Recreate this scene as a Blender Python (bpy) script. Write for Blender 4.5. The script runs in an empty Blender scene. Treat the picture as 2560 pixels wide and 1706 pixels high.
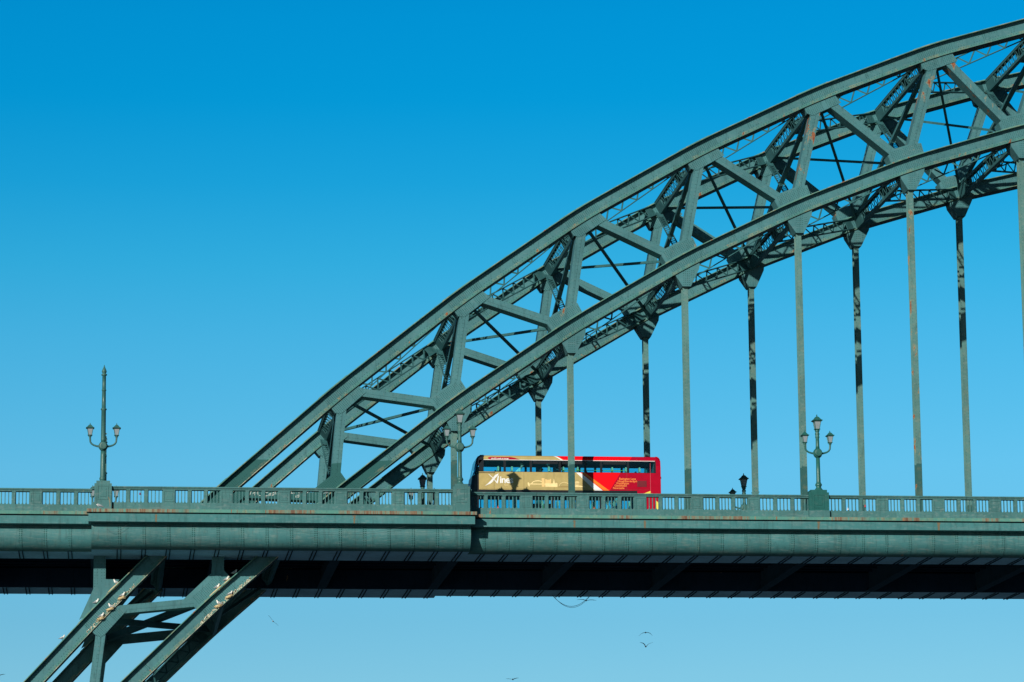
import bpy, math, random
from mathutils import Vector, Matrix
random.seed(7)
sc = bpy.context.scene
col = sc.collection
PI = math.pi

# ------------------------------------------------------------------ helpers
class MB:
    """collects faces of one mesh object"""
    def __init__(s): s.v = []; s.f = []; s.m = []; s.sm = []
    def face(s, pts, mi=0, smooth=False):
        b = len(s.v); s.v += [tuple(p) for p in pts]
        s.f.append(tuple(range(b, b+len(pts)))); s.m.append(mi); s.sm.append(smooth)
    def idx(s, b, faces, mi=0, smooth=False):
        for f in faces:
            s.f.append(tuple(b+i for i in f)); s.m.append(mi); s.sm.append(smooth)
    def hexa(s, c, mi=0):
        b = len(s.v); s.v += [tuple(p) for p in c]
        s.idx(b, [(0,3,2,1),(4,5,6,7),(0,1,5,4),(1,2,6,5),(2,3,7,6),(3,0,4,7)], mi)
    def box(s, x0,x1,y0,y1,z0,z1, mi=0):
        s.hexa([(x0,y0,z0),(x1,y0,z0),(x1,y1,z0),(x0,y1,z0),(x0,y0,z1),(x1,y0,z1),(x1,y1,z1),(x0,y1,z1)], mi)
    def beam(s, A, B, w, h, side=(0,1,0), mi=0, off=(0,0)):
        """bar from A to B, w along 'side', h across; off shifts (side, up)"""
        A = Vector(A); B = Vector(B); d = (B-A).normalized(); sd = Vector(side)
        sd = (sd - d*sd.dot(d)).normalized(); up = sd.cross(d).normalized()
        A = A + sd*off[0] + up*off[1]; B = B + sd*off[0] + up*off[1]
        c = []
        for P in (A, B):
            c += [P-sd*w/2-up*h/2, P+sd*w/2-up*h/2, P+sd*w/2+up*h/2, P-sd*w/2+up*h/2]
        s.hexa(c, mi)
    def prism_xz(s, poly, y0, y1, mi=0):
        n = len(poly); b = len(s.v)
        s.v += [(p[0], y0, p[1]) for p in poly] + [(p[0], y1, p[1]) for p in poly]
        fs = [tuple(range(n)), tuple(range(2*n-1, n-1, -1))]
        for i in range(n):
            j = (i+1) % n; fs.append((i, n+i, n+j, j))
        s.idx(b, fs, mi)
    def prism_x(s, poly, x0, x1, mi=0, smooth=False):
        """poly of (y,z) extruded along x"""
        n = len(poly); b = len(s.v)
        s.v += [(x0, p[0], p[1]) for p in poly] + [(x1, p[0], p[1]) for p in poly]
        s.idx(b, [tuple(range(n)), tuple(range(2*n-1, n-1, -1))], mi)
        for i in range(n):
            j = (i+1) % n; s.idx(b, [(i, n+i, n+j, j)], mi, smooth)
    def tube(s, path, rad, seg=10, mi=0, flat=(1,1), caps=True):
        P = [Vector(p) for p in path]; n = len(P); b = len(s.v)
        if not hasattr(rad, '__len__'): rad = [rad]*n
        prev = None
        for i in range(n):
            d = (P[min(i+1, n-1)] - P[max(i-1, 0)]).normalized()
            a = prev if prev is not None else (Vector((0,1,0)) if abs(d.y) < .9 else Vector((1,0,0)))
            a = (a - d*a.dot(d)).normalized(); c = d.cross(a); prev = a
            for k in range(seg):
                t = 2*PI*k/seg
                s.v.append(tuple(P[i] + a*math.cos(t)*rad[i]*flat[0] + c*math.sin(t)*rad[i]*flat[1]))
        for i in range(n-1):
            for k in range(seg):
                k2 = (k+1) % seg
                s.idx(b, [(i*seg+k, i*seg+k2, (i+1)*seg+k2, (i+1)*seg+k)], mi, True)
        if caps:
            s.face([s.v[b+k] for k in range(seg-1, -1, -1)], mi); s.face([s.v[b+(n-1)*seg+k] for k in range(seg)], mi)
    def lathe(s, prof, c, seg=16, mi=0, smooth=True, rot=0.0, sq=1.0):
        b = len(s.v)
        for r, z in prof:
            for k in range(seg):
                t = 2*PI*k/seg + rot
                s.v.append((c[0]+r*math.cos(t)*sq, c[1]+r*math.sin(t)*sq, c[2]+z))
        for i in range(len(prof)-1):
            for k in range(seg):
                k2 = (k+1) % seg
                s.idx(b, [(i*seg+k, i*seg+k2, (i+1)*seg+k2, (i+1)*seg+k)], mi, smooth)
        s.idx(b, [tuple(range(seg-1, -1, -1)), tuple((len(prof)-1)*seg+k for k in range(seg))], mi)
    def rivet(s, x, y, z, r=.030, dy=-.026, mi=9):
        b = len(s.v)
        s.v += [(x-r,y,z),(x,y,z-r),(x+r,y,z),(x,y,z+r),(x,y+dy,z)]
        s.idx(b, [(0,1,4),(1,2,4),(2,3,4),(3,0,4)], mi)
    def build(s, name, mats, parent=None, origin=(0,0,0), **props):
        me = bpy.data.meshes.new(name)
        o0 = Vector(origin)
        me.from_pydata([tuple(Vector(p)-o0) for p in s.v], [], s.f)
        mats = list(mats) if isinstance(mats, (list, tuple)) else [mats]
        if 9 in s.m:
            s.m = [len(mats) if q == 9 else q for q in s.m]; mats.append(M_rivet)
        for m in mats: me.materials.append(m)
        me.polygons.foreach_set('material_index', s.m)
        me.polygons.foreach_set('use_smooth', s.sm)
        me.update()
        o = bpy.data.objects.new(name, me); col.objects.link(o)
        if parent: o.parent = parent
        for k, v in props.items(): o[k] = v
        return o

def tag(o, label=None, cat=None, group=None, kind=None):
    if label: o['label'] = label
    if cat: o['category'] = cat
    if group: o['group'] = group
    if kind: o['kind'] = kind
    return o
def empty(name, loc, label, cat, group=None):
    o = bpy.data.objects.new(name, None); col.objects.link(o); o.location = loc
    o.empty_display_size = .2
    return tag(o, label, cat, group)
def copy_tree(o, parent=None):
    c = o.copy(); col.objects.link(c); c.parent = parent
    for ch in list(o.children): copy_tree(ch, c)
    return c

# ------------------------------------------------------------------ materials
def newmat(name):
    m = bpy.data.materials.new(name); m.use_nodes = True
    nt = m.node_tree; b = nt.nodes['Principled BSDF']
    return m, nt, b
def N(nt, t, **kw):
    n = nt.nodes.new(t)
    for k, v in kw.items(): setattr(n, k, v)
    return n
def mix(nt, fac, a, b):
    n = nt.nodes.new('ShaderNodeMix'); n.data_type = 'RGBA'
    for sock, val in ((n.inputs[0], fac), (n.inputs[6], a), (n.inputs[7], b)):
        if isinstance(val, bpy.types.NodeSocket): nt.links.new(val, sock)
        elif isinstance(val, (int, float)): sock.default_value = val
        else: sock.default_value = (*val, 1)
    return n.outputs[2]
def math_(nt, op, a, b=None, clamp=False):
    n = nt.nodes.new('ShaderNodeMath'); n.operation = op; n.use_clamp = clamp
    for i, val in enumerate((a, b)):
        if val is None: continue
        if isinstance(val, bpy.types.NodeSocket): nt.links.new(val, n.inputs[i])
        else: n.inputs[i].default_value = val
    return n.outputs[0]
def noise(nt, vec, scale, detail=4, rough=.55, dist=0.0):
    n = nt.nodes.new('ShaderNodeTexNoise')
    n.inputs['Scale'].default_value = scale; n.inputs['Detail'].default_value = detail
    n.inputs['Roughness'].default_value = rough; n.inputs['Distortion'].default_value = dist
    nt.links.new(vec, n.inputs['Vector']); return n.outputs['Fac']
def mapping(nt, vec, scale):
    n = nt.nodes.new('ShaderNodeMapping'); n.inputs['Scale'].default_value = scale
    nt.links.new(vec, n.inputs['Vector']); return n.outputs['Vector']
def rng(nt, v, a, b, c=0.0, d=1.0):
    n = nt.nodes.new('ShaderNodeMapRange'); n.inputs[3].default_value = c; n.inputs[4].default_value = d
    nt.links.new(v, n.inputs[0])
    for i, x in ((1, a), (2, b)):
        if isinstance(x, bpy.types.NodeSocket): nt.links.new(x, n.inputs[i])
        else: n.inputs[i].default_value = x
    return n.outputs[0]
def simple(name, c, rough=.5, metal=0.0, spec=.5, coat=0.0):
    m, nt, b = newmat(name)
    b.inputs['Base Color'].default_value = (*c, 1); b.inputs['Roughness'].default_value = rough
    b.inputs['Metallic'].default_value = metal; b.inputs['Specular IOR Level'].default_value = spec
    b.inputs['Coat Weight'].default_value = coat
    tc = N(nt, 'ShaderNodeTexCoord').outputs['Object']
    f = noise(nt, tc, 3.0, 5)
    cc = mix(nt, rng(nt, f, .3, .7), tuple(x*.9 for x in c), tuple(min(1, x*1.08) for x in c))
    nt.links.new(cc, b.inputs['Base Color'])
    return m

RUST1 = (.20, .052, .030); RUST2 = (.28, .115, .055)
def paint(name, base, dark=None, zdark=None, rust=0.0, rough=.55, chalk=.22, yellow=0.0, streak=0.0, guano=0.0, spec=.14, stretch=(1.0, 1.0, 2.2), plates=0.0):
    m, nt, b = newmat(name)
    tc = N(nt, 'ShaderNodeTexCoord').outputs['Object']
    big = noise(nt, tc, .35, 6, .6)
    c = mix(nt, rng(nt, big, .35, .65), tuple(x*.86 for x in base), tuple(x*1.12 for x in base))
    fine = noise(nt, mapping(nt, tc, stretch), 3.2, 7, .65)
    c = mix(nt, rng(nt, fine, .52, .72, 0, chalk), c, tuple(x*.6+.17 for x in base))
    dirt = noise(nt, mapping(nt, tc, (2.5, 2.5, .5)), 2.0, 6, .7)
    c = mix(nt, rng(nt, dirt, .52, .72, 0, .6), c, tuple(x*.45 for x in base))
    if plates:
        sx = N(nt, 'ShaderNodeSeparateXYZ'); nt.links.new(tc, sx.inputs[0])
        cell = math_(nt, 'FLOOR', math_(nt, 'DIVIDE', sx.outputs[0], 6.777/5))
        wn = N(nt, 'ShaderNodeTexWhiteNoise', noise_dimensions='1D'); nt.links.new(cell, wn.inputs['W'])
        c = mix(nt, rng(nt, wn.outputs[0], 0, 1, 0, plates), c, tuple(x*.62 for x in base))
        drip = noise(nt, mapping(nt, tc, (6.0, .3, .35)), 1.0, 5, .75)
        c = mix(nt, rng(nt, drip, .54, .68, 0, .55), c, tuple(x*.42+.01 for x in base))
        pale = noise(nt, mapping(nt, tc, (.35, .3, 2.4)), 1.3, 6, .7)
        c = mix(nt, rng(nt, pale, .55, .72, 0, .4), c, tuple(x*.7+.13 for x in base))
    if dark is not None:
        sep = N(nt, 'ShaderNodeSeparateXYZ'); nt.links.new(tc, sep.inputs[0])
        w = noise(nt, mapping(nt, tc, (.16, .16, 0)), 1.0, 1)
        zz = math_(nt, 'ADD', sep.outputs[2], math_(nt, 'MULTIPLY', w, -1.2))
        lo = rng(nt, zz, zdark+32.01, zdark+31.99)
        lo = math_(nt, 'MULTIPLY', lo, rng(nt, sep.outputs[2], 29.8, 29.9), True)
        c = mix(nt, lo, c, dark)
    if yellow:
        y = noise(nt, tc, 1.7, 6, .7)
        c = mix(nt, rng(nt, y, .5, .66, 0, yellow), c, (.50, .34, .13))
    if guano:
        g = noise(nt, mapping(nt, tc, (1.6, 1.6, .9)), 1.6, 7, .75)
        c = mix(nt, rng(nt, g, .46, .6, 0, guano), c, (.62, .56, .42))
    if streak:
        s1 = noise(nt, mapping(nt, tc, (1.0, 0.2, .05)), .42, 2, .5)
        s2 = noise(nt, mapping(nt, tc, (1.0, 0.2, .05)), 7.0, 4, .8)
        s = math_(nt, 'MULTIPLY', rng(nt, s1, .52, .57), rng(nt, s2, .40, .56), True)
        s3 = noise(nt, mapping(nt, tc, (1.0, 0.2, .05)), 2.6, 3, .8)
        s = math_(nt, 'MAXIMUM', s, rng(nt, s3, .62, .67))
        sc_ = mix(nt, rng(nt, s2, .45, .60), (.34, .145, .06), (.15, .058, .035))
        c = mix(nt, math_(nt, 'MULTIPLY', s, streak), c, sc_)
    at = N(nt, 'ShaderNodeAttribute', attribute_type='OBJECT', attribute_name='rust')
    rn = noise(nt, mapping(nt, tc, (1.25, 1.25, .55)), 1.15, 7, .62, .6)
    thr = math_(nt, 'SUBTRACT', .735-rust*.2, math_(nt, 'MULTIPLY', at.outputs['Fac'], .2))
    msk = rng(nt, rn, thr, math_(nt, 'ADD', thr, .012))
    halo = rng(nt, rn, math_(nt, 'SUBTRACT', thr, .035), thr, 0, .45)
    rc = mix(nt, rng(nt, noise(nt, tc, 9, 4), .4, .6), RUST1, RUST2)
    c = mix(nt, halo, c, (.42, .30, .14)); c = mix(nt, msk, c, rc)
    nt.links.new(c, b.inputs['Base Color'])
    b.inputs['Specular IOR Level'].default_value = spec
    nt.links.new(rng(nt, fine, .3, .7, rough-.05, rough+.2), b.inputs['Roughness'])
    bp = N(nt, 'ShaderNodeBump'); bp.inputs['Strength'].default_value = .25; bp.inputs['Distance'].default_value = .01
    nt.links.new(noise(nt, tc, 14, 4), bp.inputs['Height']); nt.links.new(bp.outputs[0], b.inputs['Normal'])
    return m

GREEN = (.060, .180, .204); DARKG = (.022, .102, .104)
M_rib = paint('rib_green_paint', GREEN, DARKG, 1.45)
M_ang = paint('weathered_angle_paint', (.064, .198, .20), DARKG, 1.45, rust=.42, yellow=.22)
M_rivet = paint('rivet_grimy_paint', (.034, .128, .125))
M_edge = paint('plate_edge_paint', (.09, .24, .21), rust=.45, yellow=.35)
M_brace = paint('brace_green_paint', (.040, .140, .155))
M_soil = paint('soiled_edge_paint', (.16, .30, .25), rust=.35, yellow=.3, guano=.85)
M_deck = paint('deck_green_paint', (.082, .255, .245), chalk=.5, yellow=.0)
M_corn = paint('cornice_green_paint', (.053, .188, .203), chalk=.4, plates=.12)
M_ledge = paint('rusty_ledge_paint', (.085, .25, .22), streak=.85, yellow=.25, rust=.1)
M_fasc = paint('fascia_green_paint', (.050, .178, .192), chalk=.65, yellow=.05, rough=.5, spec=.25, stretch=(.45, 1.0, 3.5), plates=.45)
M_par = paint('parapet_green_paint', (.062, .182, .190), chalk=.65, rust=.12, plates=.3)
M_ped = paint('pedestal_green_paint', (.018, .12, .115), chalk=.15)
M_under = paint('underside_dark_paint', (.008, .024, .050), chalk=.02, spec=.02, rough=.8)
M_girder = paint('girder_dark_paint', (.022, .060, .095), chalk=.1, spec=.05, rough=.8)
M_sof = paint('soffit_bounce_light_paint', (.30, .62, .86), chalk=.1, spec=.05, rough=.8)  # pale blue puts the light bounced up from the water into the colour
M_lamp = paint('lamp_green_paint', (.02, .12, .105), rough=.33, chalk=.05, spec=.5)
M_lampd = paint('old_lamp_green_paint', (.035, .125, .12), rough=.38, chalk=.1, spec=.4)
M_glassw = simple('frosted_lamp_glass', (.24, .29, .33), .3)
M_asph = simple('asphalt', (.05, .05, .052), .9)
M_foot = simple('paving_slabs', (.25, .25, .24), .9)
M_sootshade = paint('shaded_soot_underside_paint', (.040, .055, .062), chalk=.12, rust=.1, spec=.06)  # brown-grey soot tone that also paints in shade under the chords
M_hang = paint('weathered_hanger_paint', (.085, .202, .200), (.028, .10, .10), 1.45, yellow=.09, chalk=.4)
M_run = simple('rust_run_stain', (.15, .12, .075), .9)
M_drop = simple('pale_droppings', (.60, .55, .42), .9)
M_graf = simple('pale_spray_paint', (.55, .62, .60), .8)

# ------------------------------------------------------------------ world, sun, camera
SUN = Vector((-3.80, -6.39, 2.53)).normalized()
elev = math.asin(SUN.z); azim = math.atan2(SUN.x, SUN.y)
w = bpy.data.worlds.new('World'); sc.world = w; w.use_nodes = True
nt = w.node_tree; bg = nt.nodes['Background']
sky = N(nt, 'ShaderNodeTexSky', sky_type='NISHITA')
sky.sun_disc = False; sky.sun_elevation = elev; sky.sun_rotation = azim
sky.air_density = 1.0; sky.dust_density = .6; sky.ozone_density = 2.0
geo = N(nt, 'ShaderNodeTexCoord')
sp = N(nt, 'ShaderNodeSeparateXYZ'); nt.links.new(geo.outputs['Generated'], sp.inputs[0])
ramp = N(nt, 'ShaderNodeValToRGB')
nt.links.new(sp.outputs[2], ramp.inputs[0])
SKYTINT = [(0.0, (.40, .66, 1.0)), (0.097, (0.3671, 0.706, 0.8924)), (0.114, (0.3262, 0.6958, 0.8731)), (0.156, (0.2954, 0.8098, 0.9856)), (0.17, (0.2516, 0.8136, 0.9893)), (0.194, (0.1789, 0.813, 1.0013)), (0.216, (0.0967, 0.8026, 0.9977)), (0.239, (0.0341, 0.7473, 1.0026)), (0.263, (0.0035, 0.711, 1.0154)), (0.287, (0.0009, 0.6987, 1.0298)), (0.36, (0.002, 0.349, 0.618)), (1.0, (0.002, 0.175, 0.36))]
els = ramp.color_ramp.elements
els[0].position, els[1].position = SKYTINT[0][0], SKYTINT[-1][0]
els[0].color = (*SKYTINT[0][1], 1); els[1].color = (*SKYTINT[-1][1], 1)
for p, c in SKYTINT[1:-1]:
    e = els.new(p); e.color = (*c, 1)
mx = N(nt, 'ShaderNodeMix', data_type='RGBA', blend_type='MULTIPLY'); mx.inputs[0].default_value = 1
nt.links.new(sky.outputs[0], mx.inputs[6]); nt.links.new(ramp.outputs[0], mx.inputs[7])
# sky outside the camera view is dimmed to cut ambient fill on shaded steel
side = rng(nt, sp.outputs[1], .55, .86, .36, 1.0)
mx2 = N(nt, 'ShaderNodeMix', data_type='RGBA', blend_type='MULTIPLY'); mx2.inputs[0].default_value = 1
nt.links.new(mx.outputs[2], mx2.inputs[6]); nt.links.new(side, mx2.inputs[7])
nt.links.new(mx2.outputs[2], bg.inputs[0]); bg.inputs[1].default_value = .12

ld = bpy.data.lights.new('sun', 'SUN'); ld.energy = 4.6; ld.angle = math.radians(.53); ld.color = (1, .93, .80)
lo = bpy.data.objects.new('sun', ld); col.objects.link(lo)
lo.rotation_euler = (-SUN).to_track_quat('-Z', 'Y').to_euler(); lo.location = (-60, -80, 60)

yaw, pitch, roll = .1167, .1949, -.0089
fw = Vector((math.sin(yaw)*math.cos(pitch), math.cos(yaw)*math.cos(pitch), math.sin(pitch)))
rt = Vector((math.cos(yaw), -math.sin(yaw), 0)); up = rt.cross(fw)
r2 = rt*math.cos(roll)+up*math.sin(roll); u2 = -rt*math.sin(roll)+up*math.cos(roll)
cd = bpy.data.cameras.new('camera'); cam = bpy.data.objects.new('camera', cd); col.objects.link(cam)
cd.lens = 120.96; cd.sensor_width = 36; cd.clip_start = 1; cd.clip_end = 20000
cam.matrix_world = Matrix(((r2.x, u2.x, -fw.x, -12.506), (r2.y, u2.y, -fw.y, -193.0), (r2.z, u2.z, -fw.z, -29.244), (0, 0, 0, 1)))
sc.camera = cam
sc.view_settings.view_transform = 'Standard'; sc.view_settings.look = 'None'
sc.view_settings.exposure = 0; sc.view_settings.gamma = 1
sc.cycles.transparent_max_bounces = 16; sc.cycles.max_bounces = 6

# ------------------------------------------------------------------ ground and water
m, nt_, b_ = newmat('river_water')
b_.inputs['Base Color'].default_value = (.026, .042, .054, 1); b_.inputs['Roughness'].default_value = .3
tc_ = N(nt_, 'ShaderNodeTexCoord').outputs['Object']; bp_ = N(nt_, 'ShaderNodeBump'); bp_.inputs['Strength'].default_value = .6
nt_.links.new(noise(nt_, tc_, .8, 5), bp_.inputs['Height']); nt_.links.new(bp_.outputs[0], b_.inputs['Normal'])
g = MB(); g.face([(-6000,-2500,-32.5),(6000,-2500,-32.5),(6000,9000,-32.5),(-6000,9000,-32.5)])
tag(g.build('water', m), kind='structure')
g = MB(); g.box(-120, 120, -260, -186, -33, -31)
tag(g.build('quay_ground', M_foot), kind='structure')

# ------------------------------------------------------------------ arch geometry (x, z) of the rib joints
B = 6.777; W = 15.07; RW = 1.1
UN = {-3:(-20.1,-14.2), -2:(-13.26,-6.70), -1:(-6.57,.07), 0:(.19,6.08), 1:(7.33,11.80), 2:(14.2,16.64), 3:(21.25,20.75),
      4:(28.34,24.2), 5:(35.5,27.05), 6:(42.75,29.18), 7:(50.0,30.9), 8:(57.3,32.3), 9:(64.6,33.0)}
LN = {-3:(-20.3,-19.8), -2:(-13.45,-12.56), -1:(-6.65,-5.92), 0:(.08,-.01), 1:(6.9,5.39), 2:(13.62,10.02), 3:(20.36,14.05),
      4:(27.1,17.36), 5:(33.92,20.09), 6:(40.66,22.15), 7:(47.44,23.8), 8:(54.2,24.95), 9:(61.0,25.6)}
KS = list(range(-3, 10))
def vec2(a, b):
    d = (b[0]-a[0], b[1]-a[1]); l = math.hypot(*d); return (d[0]/l, d[1]/l)
def frame(nodes, k):
    a = nodes[max(k-1, -3)]; b = nodes[min(k+1, 9)]
    t = vec2(a, b); return t, (-t[1], t[0])
def pt(nodes, k, t, n):
    c = nodes[k]; T, Nn = frame(nodes, k)
    return (c[0]+T[0]*t+Nn[0]*n, c[1]+T[1]*t+Nn[1]*n)

bridge = empty('steel_arch_bridge', (0, 8, -32), 'green riveted steel through arch bridge carrying the red and gold bus across the whole picture', 'bridge')
BO = (0, 8, -32)
def part(mb, name, mats, parent=None, **p):
    return mb.build(name, mats, parent or bridge, BO if parent is None else BO, **p)
def part2(mb, name, mats, parent, **p):   # sub-part: parent sits at the bridge origin already
    return mb.build(name, mats, parent, BO, **p)

HC = .375
EASE = 1.7
def eased(nodes, k, a, b, n=6):
    """chord axis from a metres before joint k to b metres after it, the kink eased into a short bend"""
    c = Vector(nodes[k]); d1 = Vector(vec2(nodes[k-1], nodes[k])); d2 = Vector(vec2(nodes[k], nodes[k+1]))
    t0 = (1-a/EASE)/2; t1 = (1+b/EASE)/2; out = []
    for i in range(n+1):
        t = t0+(t1-t0)*i/n
        out.append((c-d1*EASE)*(1-t)**2+c*2*t*(1-t)+(c+d2*EASE)*t*t)
    return out
def kinkpath(nodes):
    P = []
    for k in KS:
        if k in (-3, 9): P.append(Vector(nodes[k])); continue
        P += eased(nodes, k, EASE, EASE)
    return P
def strip(mb, P, n0, n1, y0, y1, mi=0, mf=None, under=None):
    n = len(P); T = []
    for i in range(n):
        if i == 0: d = (P[1]-P[0])
        elif i == n-1: d = P[-1]-P[-2]
        else: d = (P[i]-P[i-1]).normalized()+(P[i+1]-P[i]).normalized()
        d = d.normalized(); T.append(Vector((-d.y, d.x)))
    b = len(mb.v)
    for i in range(n):
        for (nn, yy) in ((n0, y0), (n0, y1), (n1, y1), (n1, y0)):
            q = P[i]+T[i]*nn; mb.v.append((q.x, yy, q.y))
    for i in range(n-1):
        q = i*4; r = q+4; mm = mf(P[i]) if mf else mi
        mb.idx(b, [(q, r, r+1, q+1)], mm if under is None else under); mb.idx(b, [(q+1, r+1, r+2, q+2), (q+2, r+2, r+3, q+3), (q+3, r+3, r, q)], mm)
    mb.idx(b, [(0, 1, 2, 3), tuple((n-1)*4+k for k in (3, 2, 1, 0))], mi)
def chord(rib_y, nodes, name, label):
    y0 = rib_y; y1 = rib_y+RW
    P = kinkpath(nodes)
    mb = MB(); strip(mb, P, -HC, HC, y0, y1)
    root = part(mb, name, [M_rib], label=label)
    # riveted angles along both edges of the web, splice plates at the joints
    mb = MB()
    strip(mb, P, -HC+.02, -HC+.16, y0-.018, y0, 1); strip(mb, P, HC-.15, HC-.01, y0-.018, y0)
    for k in KS[1:-1]:
        T, Nn = frame(nodes, k); c = nodes[k]
        a = (c[0]-T[0]*.95, c[1]-T[1]*.95); b2 = (c[0]+T[0]*1.15, c[1]+T[1]*1.15)
        i = KS.index(k)
        seg = eased(nodes, k, 1.1, 1.3)
        strip(mb, seg, -HC+.165, HC-.155, y0-.014, y0)
        for q in range(-9, 11):
            for h in (-.18, -.1, -.02, .06, .14):
                s_ = q*.115; cc = Vector(nodes[k])
                d = Vector(vec2(nodes[k-1], nodes[k])) if s_ < 0 else Vector(vec2(nodes[k], nodes[k+1]))
                p_ = cc+d*s_+Vector((-d.y, d.x))*h
                mb.rivet(p_.x, y0-.014, p_.y)
    for k in KS[:-1]:
        a = Vector(nodes[k]); b2 = Vector(nodes[k+1]); d = (b2-a); L = d.length; d.normalize(); nn = Vector((-d.y, d.x))
        s_ = .1
        while s_ < L:
            for h in (-HC+.09, HC-.08):
                p_ = a+d*s_+nn*h; mb.rivet(p_.x, y0-.018, p_.y)
            if int(s_*10) % 2 == 0:
                for h in (-HC+.24, HC-.24): p_ = a+d*(s_+.08)+nn*h; mb.rivet(p_.x, y0-.0, p_.y)
            s_ += .17
        for frac in (.42,):
            for h in range(-3, 4):
                p_ = a+d*L*frac+nn*h*.09; mb.rivet(p_.x, y0, p_.y); p_ = p_+d*.12; mb.rivet(p_.x, y0, p_.y)
    part2(mb, 'rivet_angles', [M_rib, M_ang], root)
    # top cover plate, oversailing so that it shades the web
    mb = MB(); strip(mb, P, HC, HC+.045, y0-.33, y1+.33, 0)
    for k in KS[1:-1]:
        seg = eased(nodes, k, 1.25, .85)
        strip(mb, seg, HC+.045, HC+.068, y0-.32, y1+.32, 0)
    part2(mb, 'cover_plate', [M_edge], root)
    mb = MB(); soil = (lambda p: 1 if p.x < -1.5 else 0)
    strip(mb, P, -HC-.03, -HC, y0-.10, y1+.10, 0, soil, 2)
    part2(mb, 'bottom_plate', [M_edge, M_soil, M_sootshade], root)
    return root

def post(rib_y, k):
    y0 = rib_y+.03; y1 = rib_y+RW-.03
    a = pt(UN, k, 0, -.30); b2 = pt(LN, k, 0, .30)
    mb = MB()
    mb.beam((a[0], (y0+y1)/2, a[1]), (b2[0], (y0+y1)/2, b2[1]), y1-y0, .54, (0, 1, 0))
    d = Vector((b2[0]-a[0], b2[1]-a[1])); L = d.length; d.normalize(); nn = Vector((-d.y, d.x))
    mb.beam((a[0], y0-.008, a[1]), (b2[0], y0-.008, b2[1]), .016, .10, (0, 1, 0))
    s_ = .6
    while s_ < L-.6:
        for h in (-.22, .22, -.03, .03):
            p_ = Vector(a)+d*s_+nn*h; mb.rivet(p_.x, y0-(.016 if abs(h) < .1 else 0), p_.y, .02)
        s_ += .22
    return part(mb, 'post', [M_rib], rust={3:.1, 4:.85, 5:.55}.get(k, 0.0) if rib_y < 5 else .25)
def diagonal(rib_y, k):
    y0 = rib_y+.035; y1 = rib_y+RW-.035
    a = pt(UN, k, .25, -.12); b2 = pt(LN, k+1, -.25, .15)
    mb = MB(); ym = (y0+y1)/2
    mb.beam((a[0], ym, a[1]), (b2[0], ym, b2[1]), y1-y0, .47, (0, 1, 0))
    d = Vector((b2[0]-a[0], b2[1]-a[1])); L = d.length; d.normalize(); nn = Vector((-d.y, d.x))
    mb.beam((a[0], y0-.008, a[1]), (b2[0], y0-.008, b2[1]), .016, .10, (0, 1, 0))
    s_ = .6
    while s_ < L-.6:
        for h in (-.19, .19): p_ = Vector(a)+d*s_+nn*h; mb.rivet(p_.x, y0, p_.y, .02)
        s_ += .22
    return part(mb, 'diagonal', [M_rib], rust={5:.75, 2:.15}.get(k, 0.0) if rib_y < 5 else .1)
UG = [(-1.0,-HC-.04), (-.99,-.84), (-.74,-1.08), (1.16,-1.02), (1.0,-HC-.04)]
LG = [(-1.1,HC+.055), (-1.13,.92), (-.66,1.18), (.42,1.16), (1.03,1.0), (.98,HC+.055)]
def gusset(nodes, k, poly, rib_y, up=True):
    y0 = rib_y; y1 = rib_y+RW
    P = [pt(nodes, k, t, n) for t, n in poly]
    mb = MB(); mb.prism_xz(P, y0, y0+.03); mb.prism_xz(P, y1-.03, y1)
    sg = -1 if up else 1
    a0, b0 = P[1], P[0]
    mb.beam((a0[0], rib_y+RW/2, a0[1]), (b0[0], rib_y+RW/2, b0[1]), RW-.06, .05, (0, 1, 0))
    for q in range(-8, 10):
        for h in range(6):
            t = q*.115; n = sg*(.55+h*.095)
            if abs(t) > .98 or .34 > t > .02 and h < 6 and up: continue
            if not up and h > 3 and t > .8: continue
            p_ = pt(nodes, k, t, n); mb.rivet(p_[0], y0, p_[1])
    return part(mb, 'gusset_plate', [M_rib], rust=.25 if rib_y < 5 else .1)
def hanger_gusset(rib_y, k):
    c = LN[k]; hx = k*B
    P = [(c[0]-.75, c[1]-.42-.4*0), (c[0]-.63, c[1]-.92), (hx-.20, c[1]-1.55), (hx+.28, c[1]-1.55), (c[0]+.76, c[1]-.50), (c[0]+.82, c[1]+.05), (c[0], c[1]-.3)]
    mb = MB(); mb.prism_xz(P, rib_y, rib_y+RW)
    for i in range(4):
        for j in range(8):
            mb.rivet(hx-.13+i*.11, rib_y, c[1]-1.45+j*.13)
    for i in range(2):
        for j in range(4): mb.rivet(hx+.35+i*.1, rib_y, c[1]-1.0+j*.13)
    return part(mb, 'hanger_gusset', [M_rib])
def hanger(rib_y, k):
    hx = k*B; z1 = LN[k][1]-1.5; z0 = -1.55
    ya = rib_y+.28; yb = rib_y+.82
    mb = MB()
    mb.box(hx-.16, hx+.16, ya, ya+.03, z0, z1); mb.box(hx-.16, hx+.16, yb-.03, yb, z0, z1)
    mb.box(hx-.02, hx+.02, ya+.03, yb-.03, z0, z1)
    z = z0+1.2
    while z < z1:
        mb.rivet(hx-.11, ya, z, .02); mb.rivet(hx+.11, ya, z+.09, .02); z += .2
    return part(mb, 'hanger', [M_hang], rust={4:.12, 5:.6, 6:.25, 2:.0, 3:.05}.get(k, .1) if rib_y < 5 else {6:.3, 4:.2}.get(k, .1))

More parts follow.
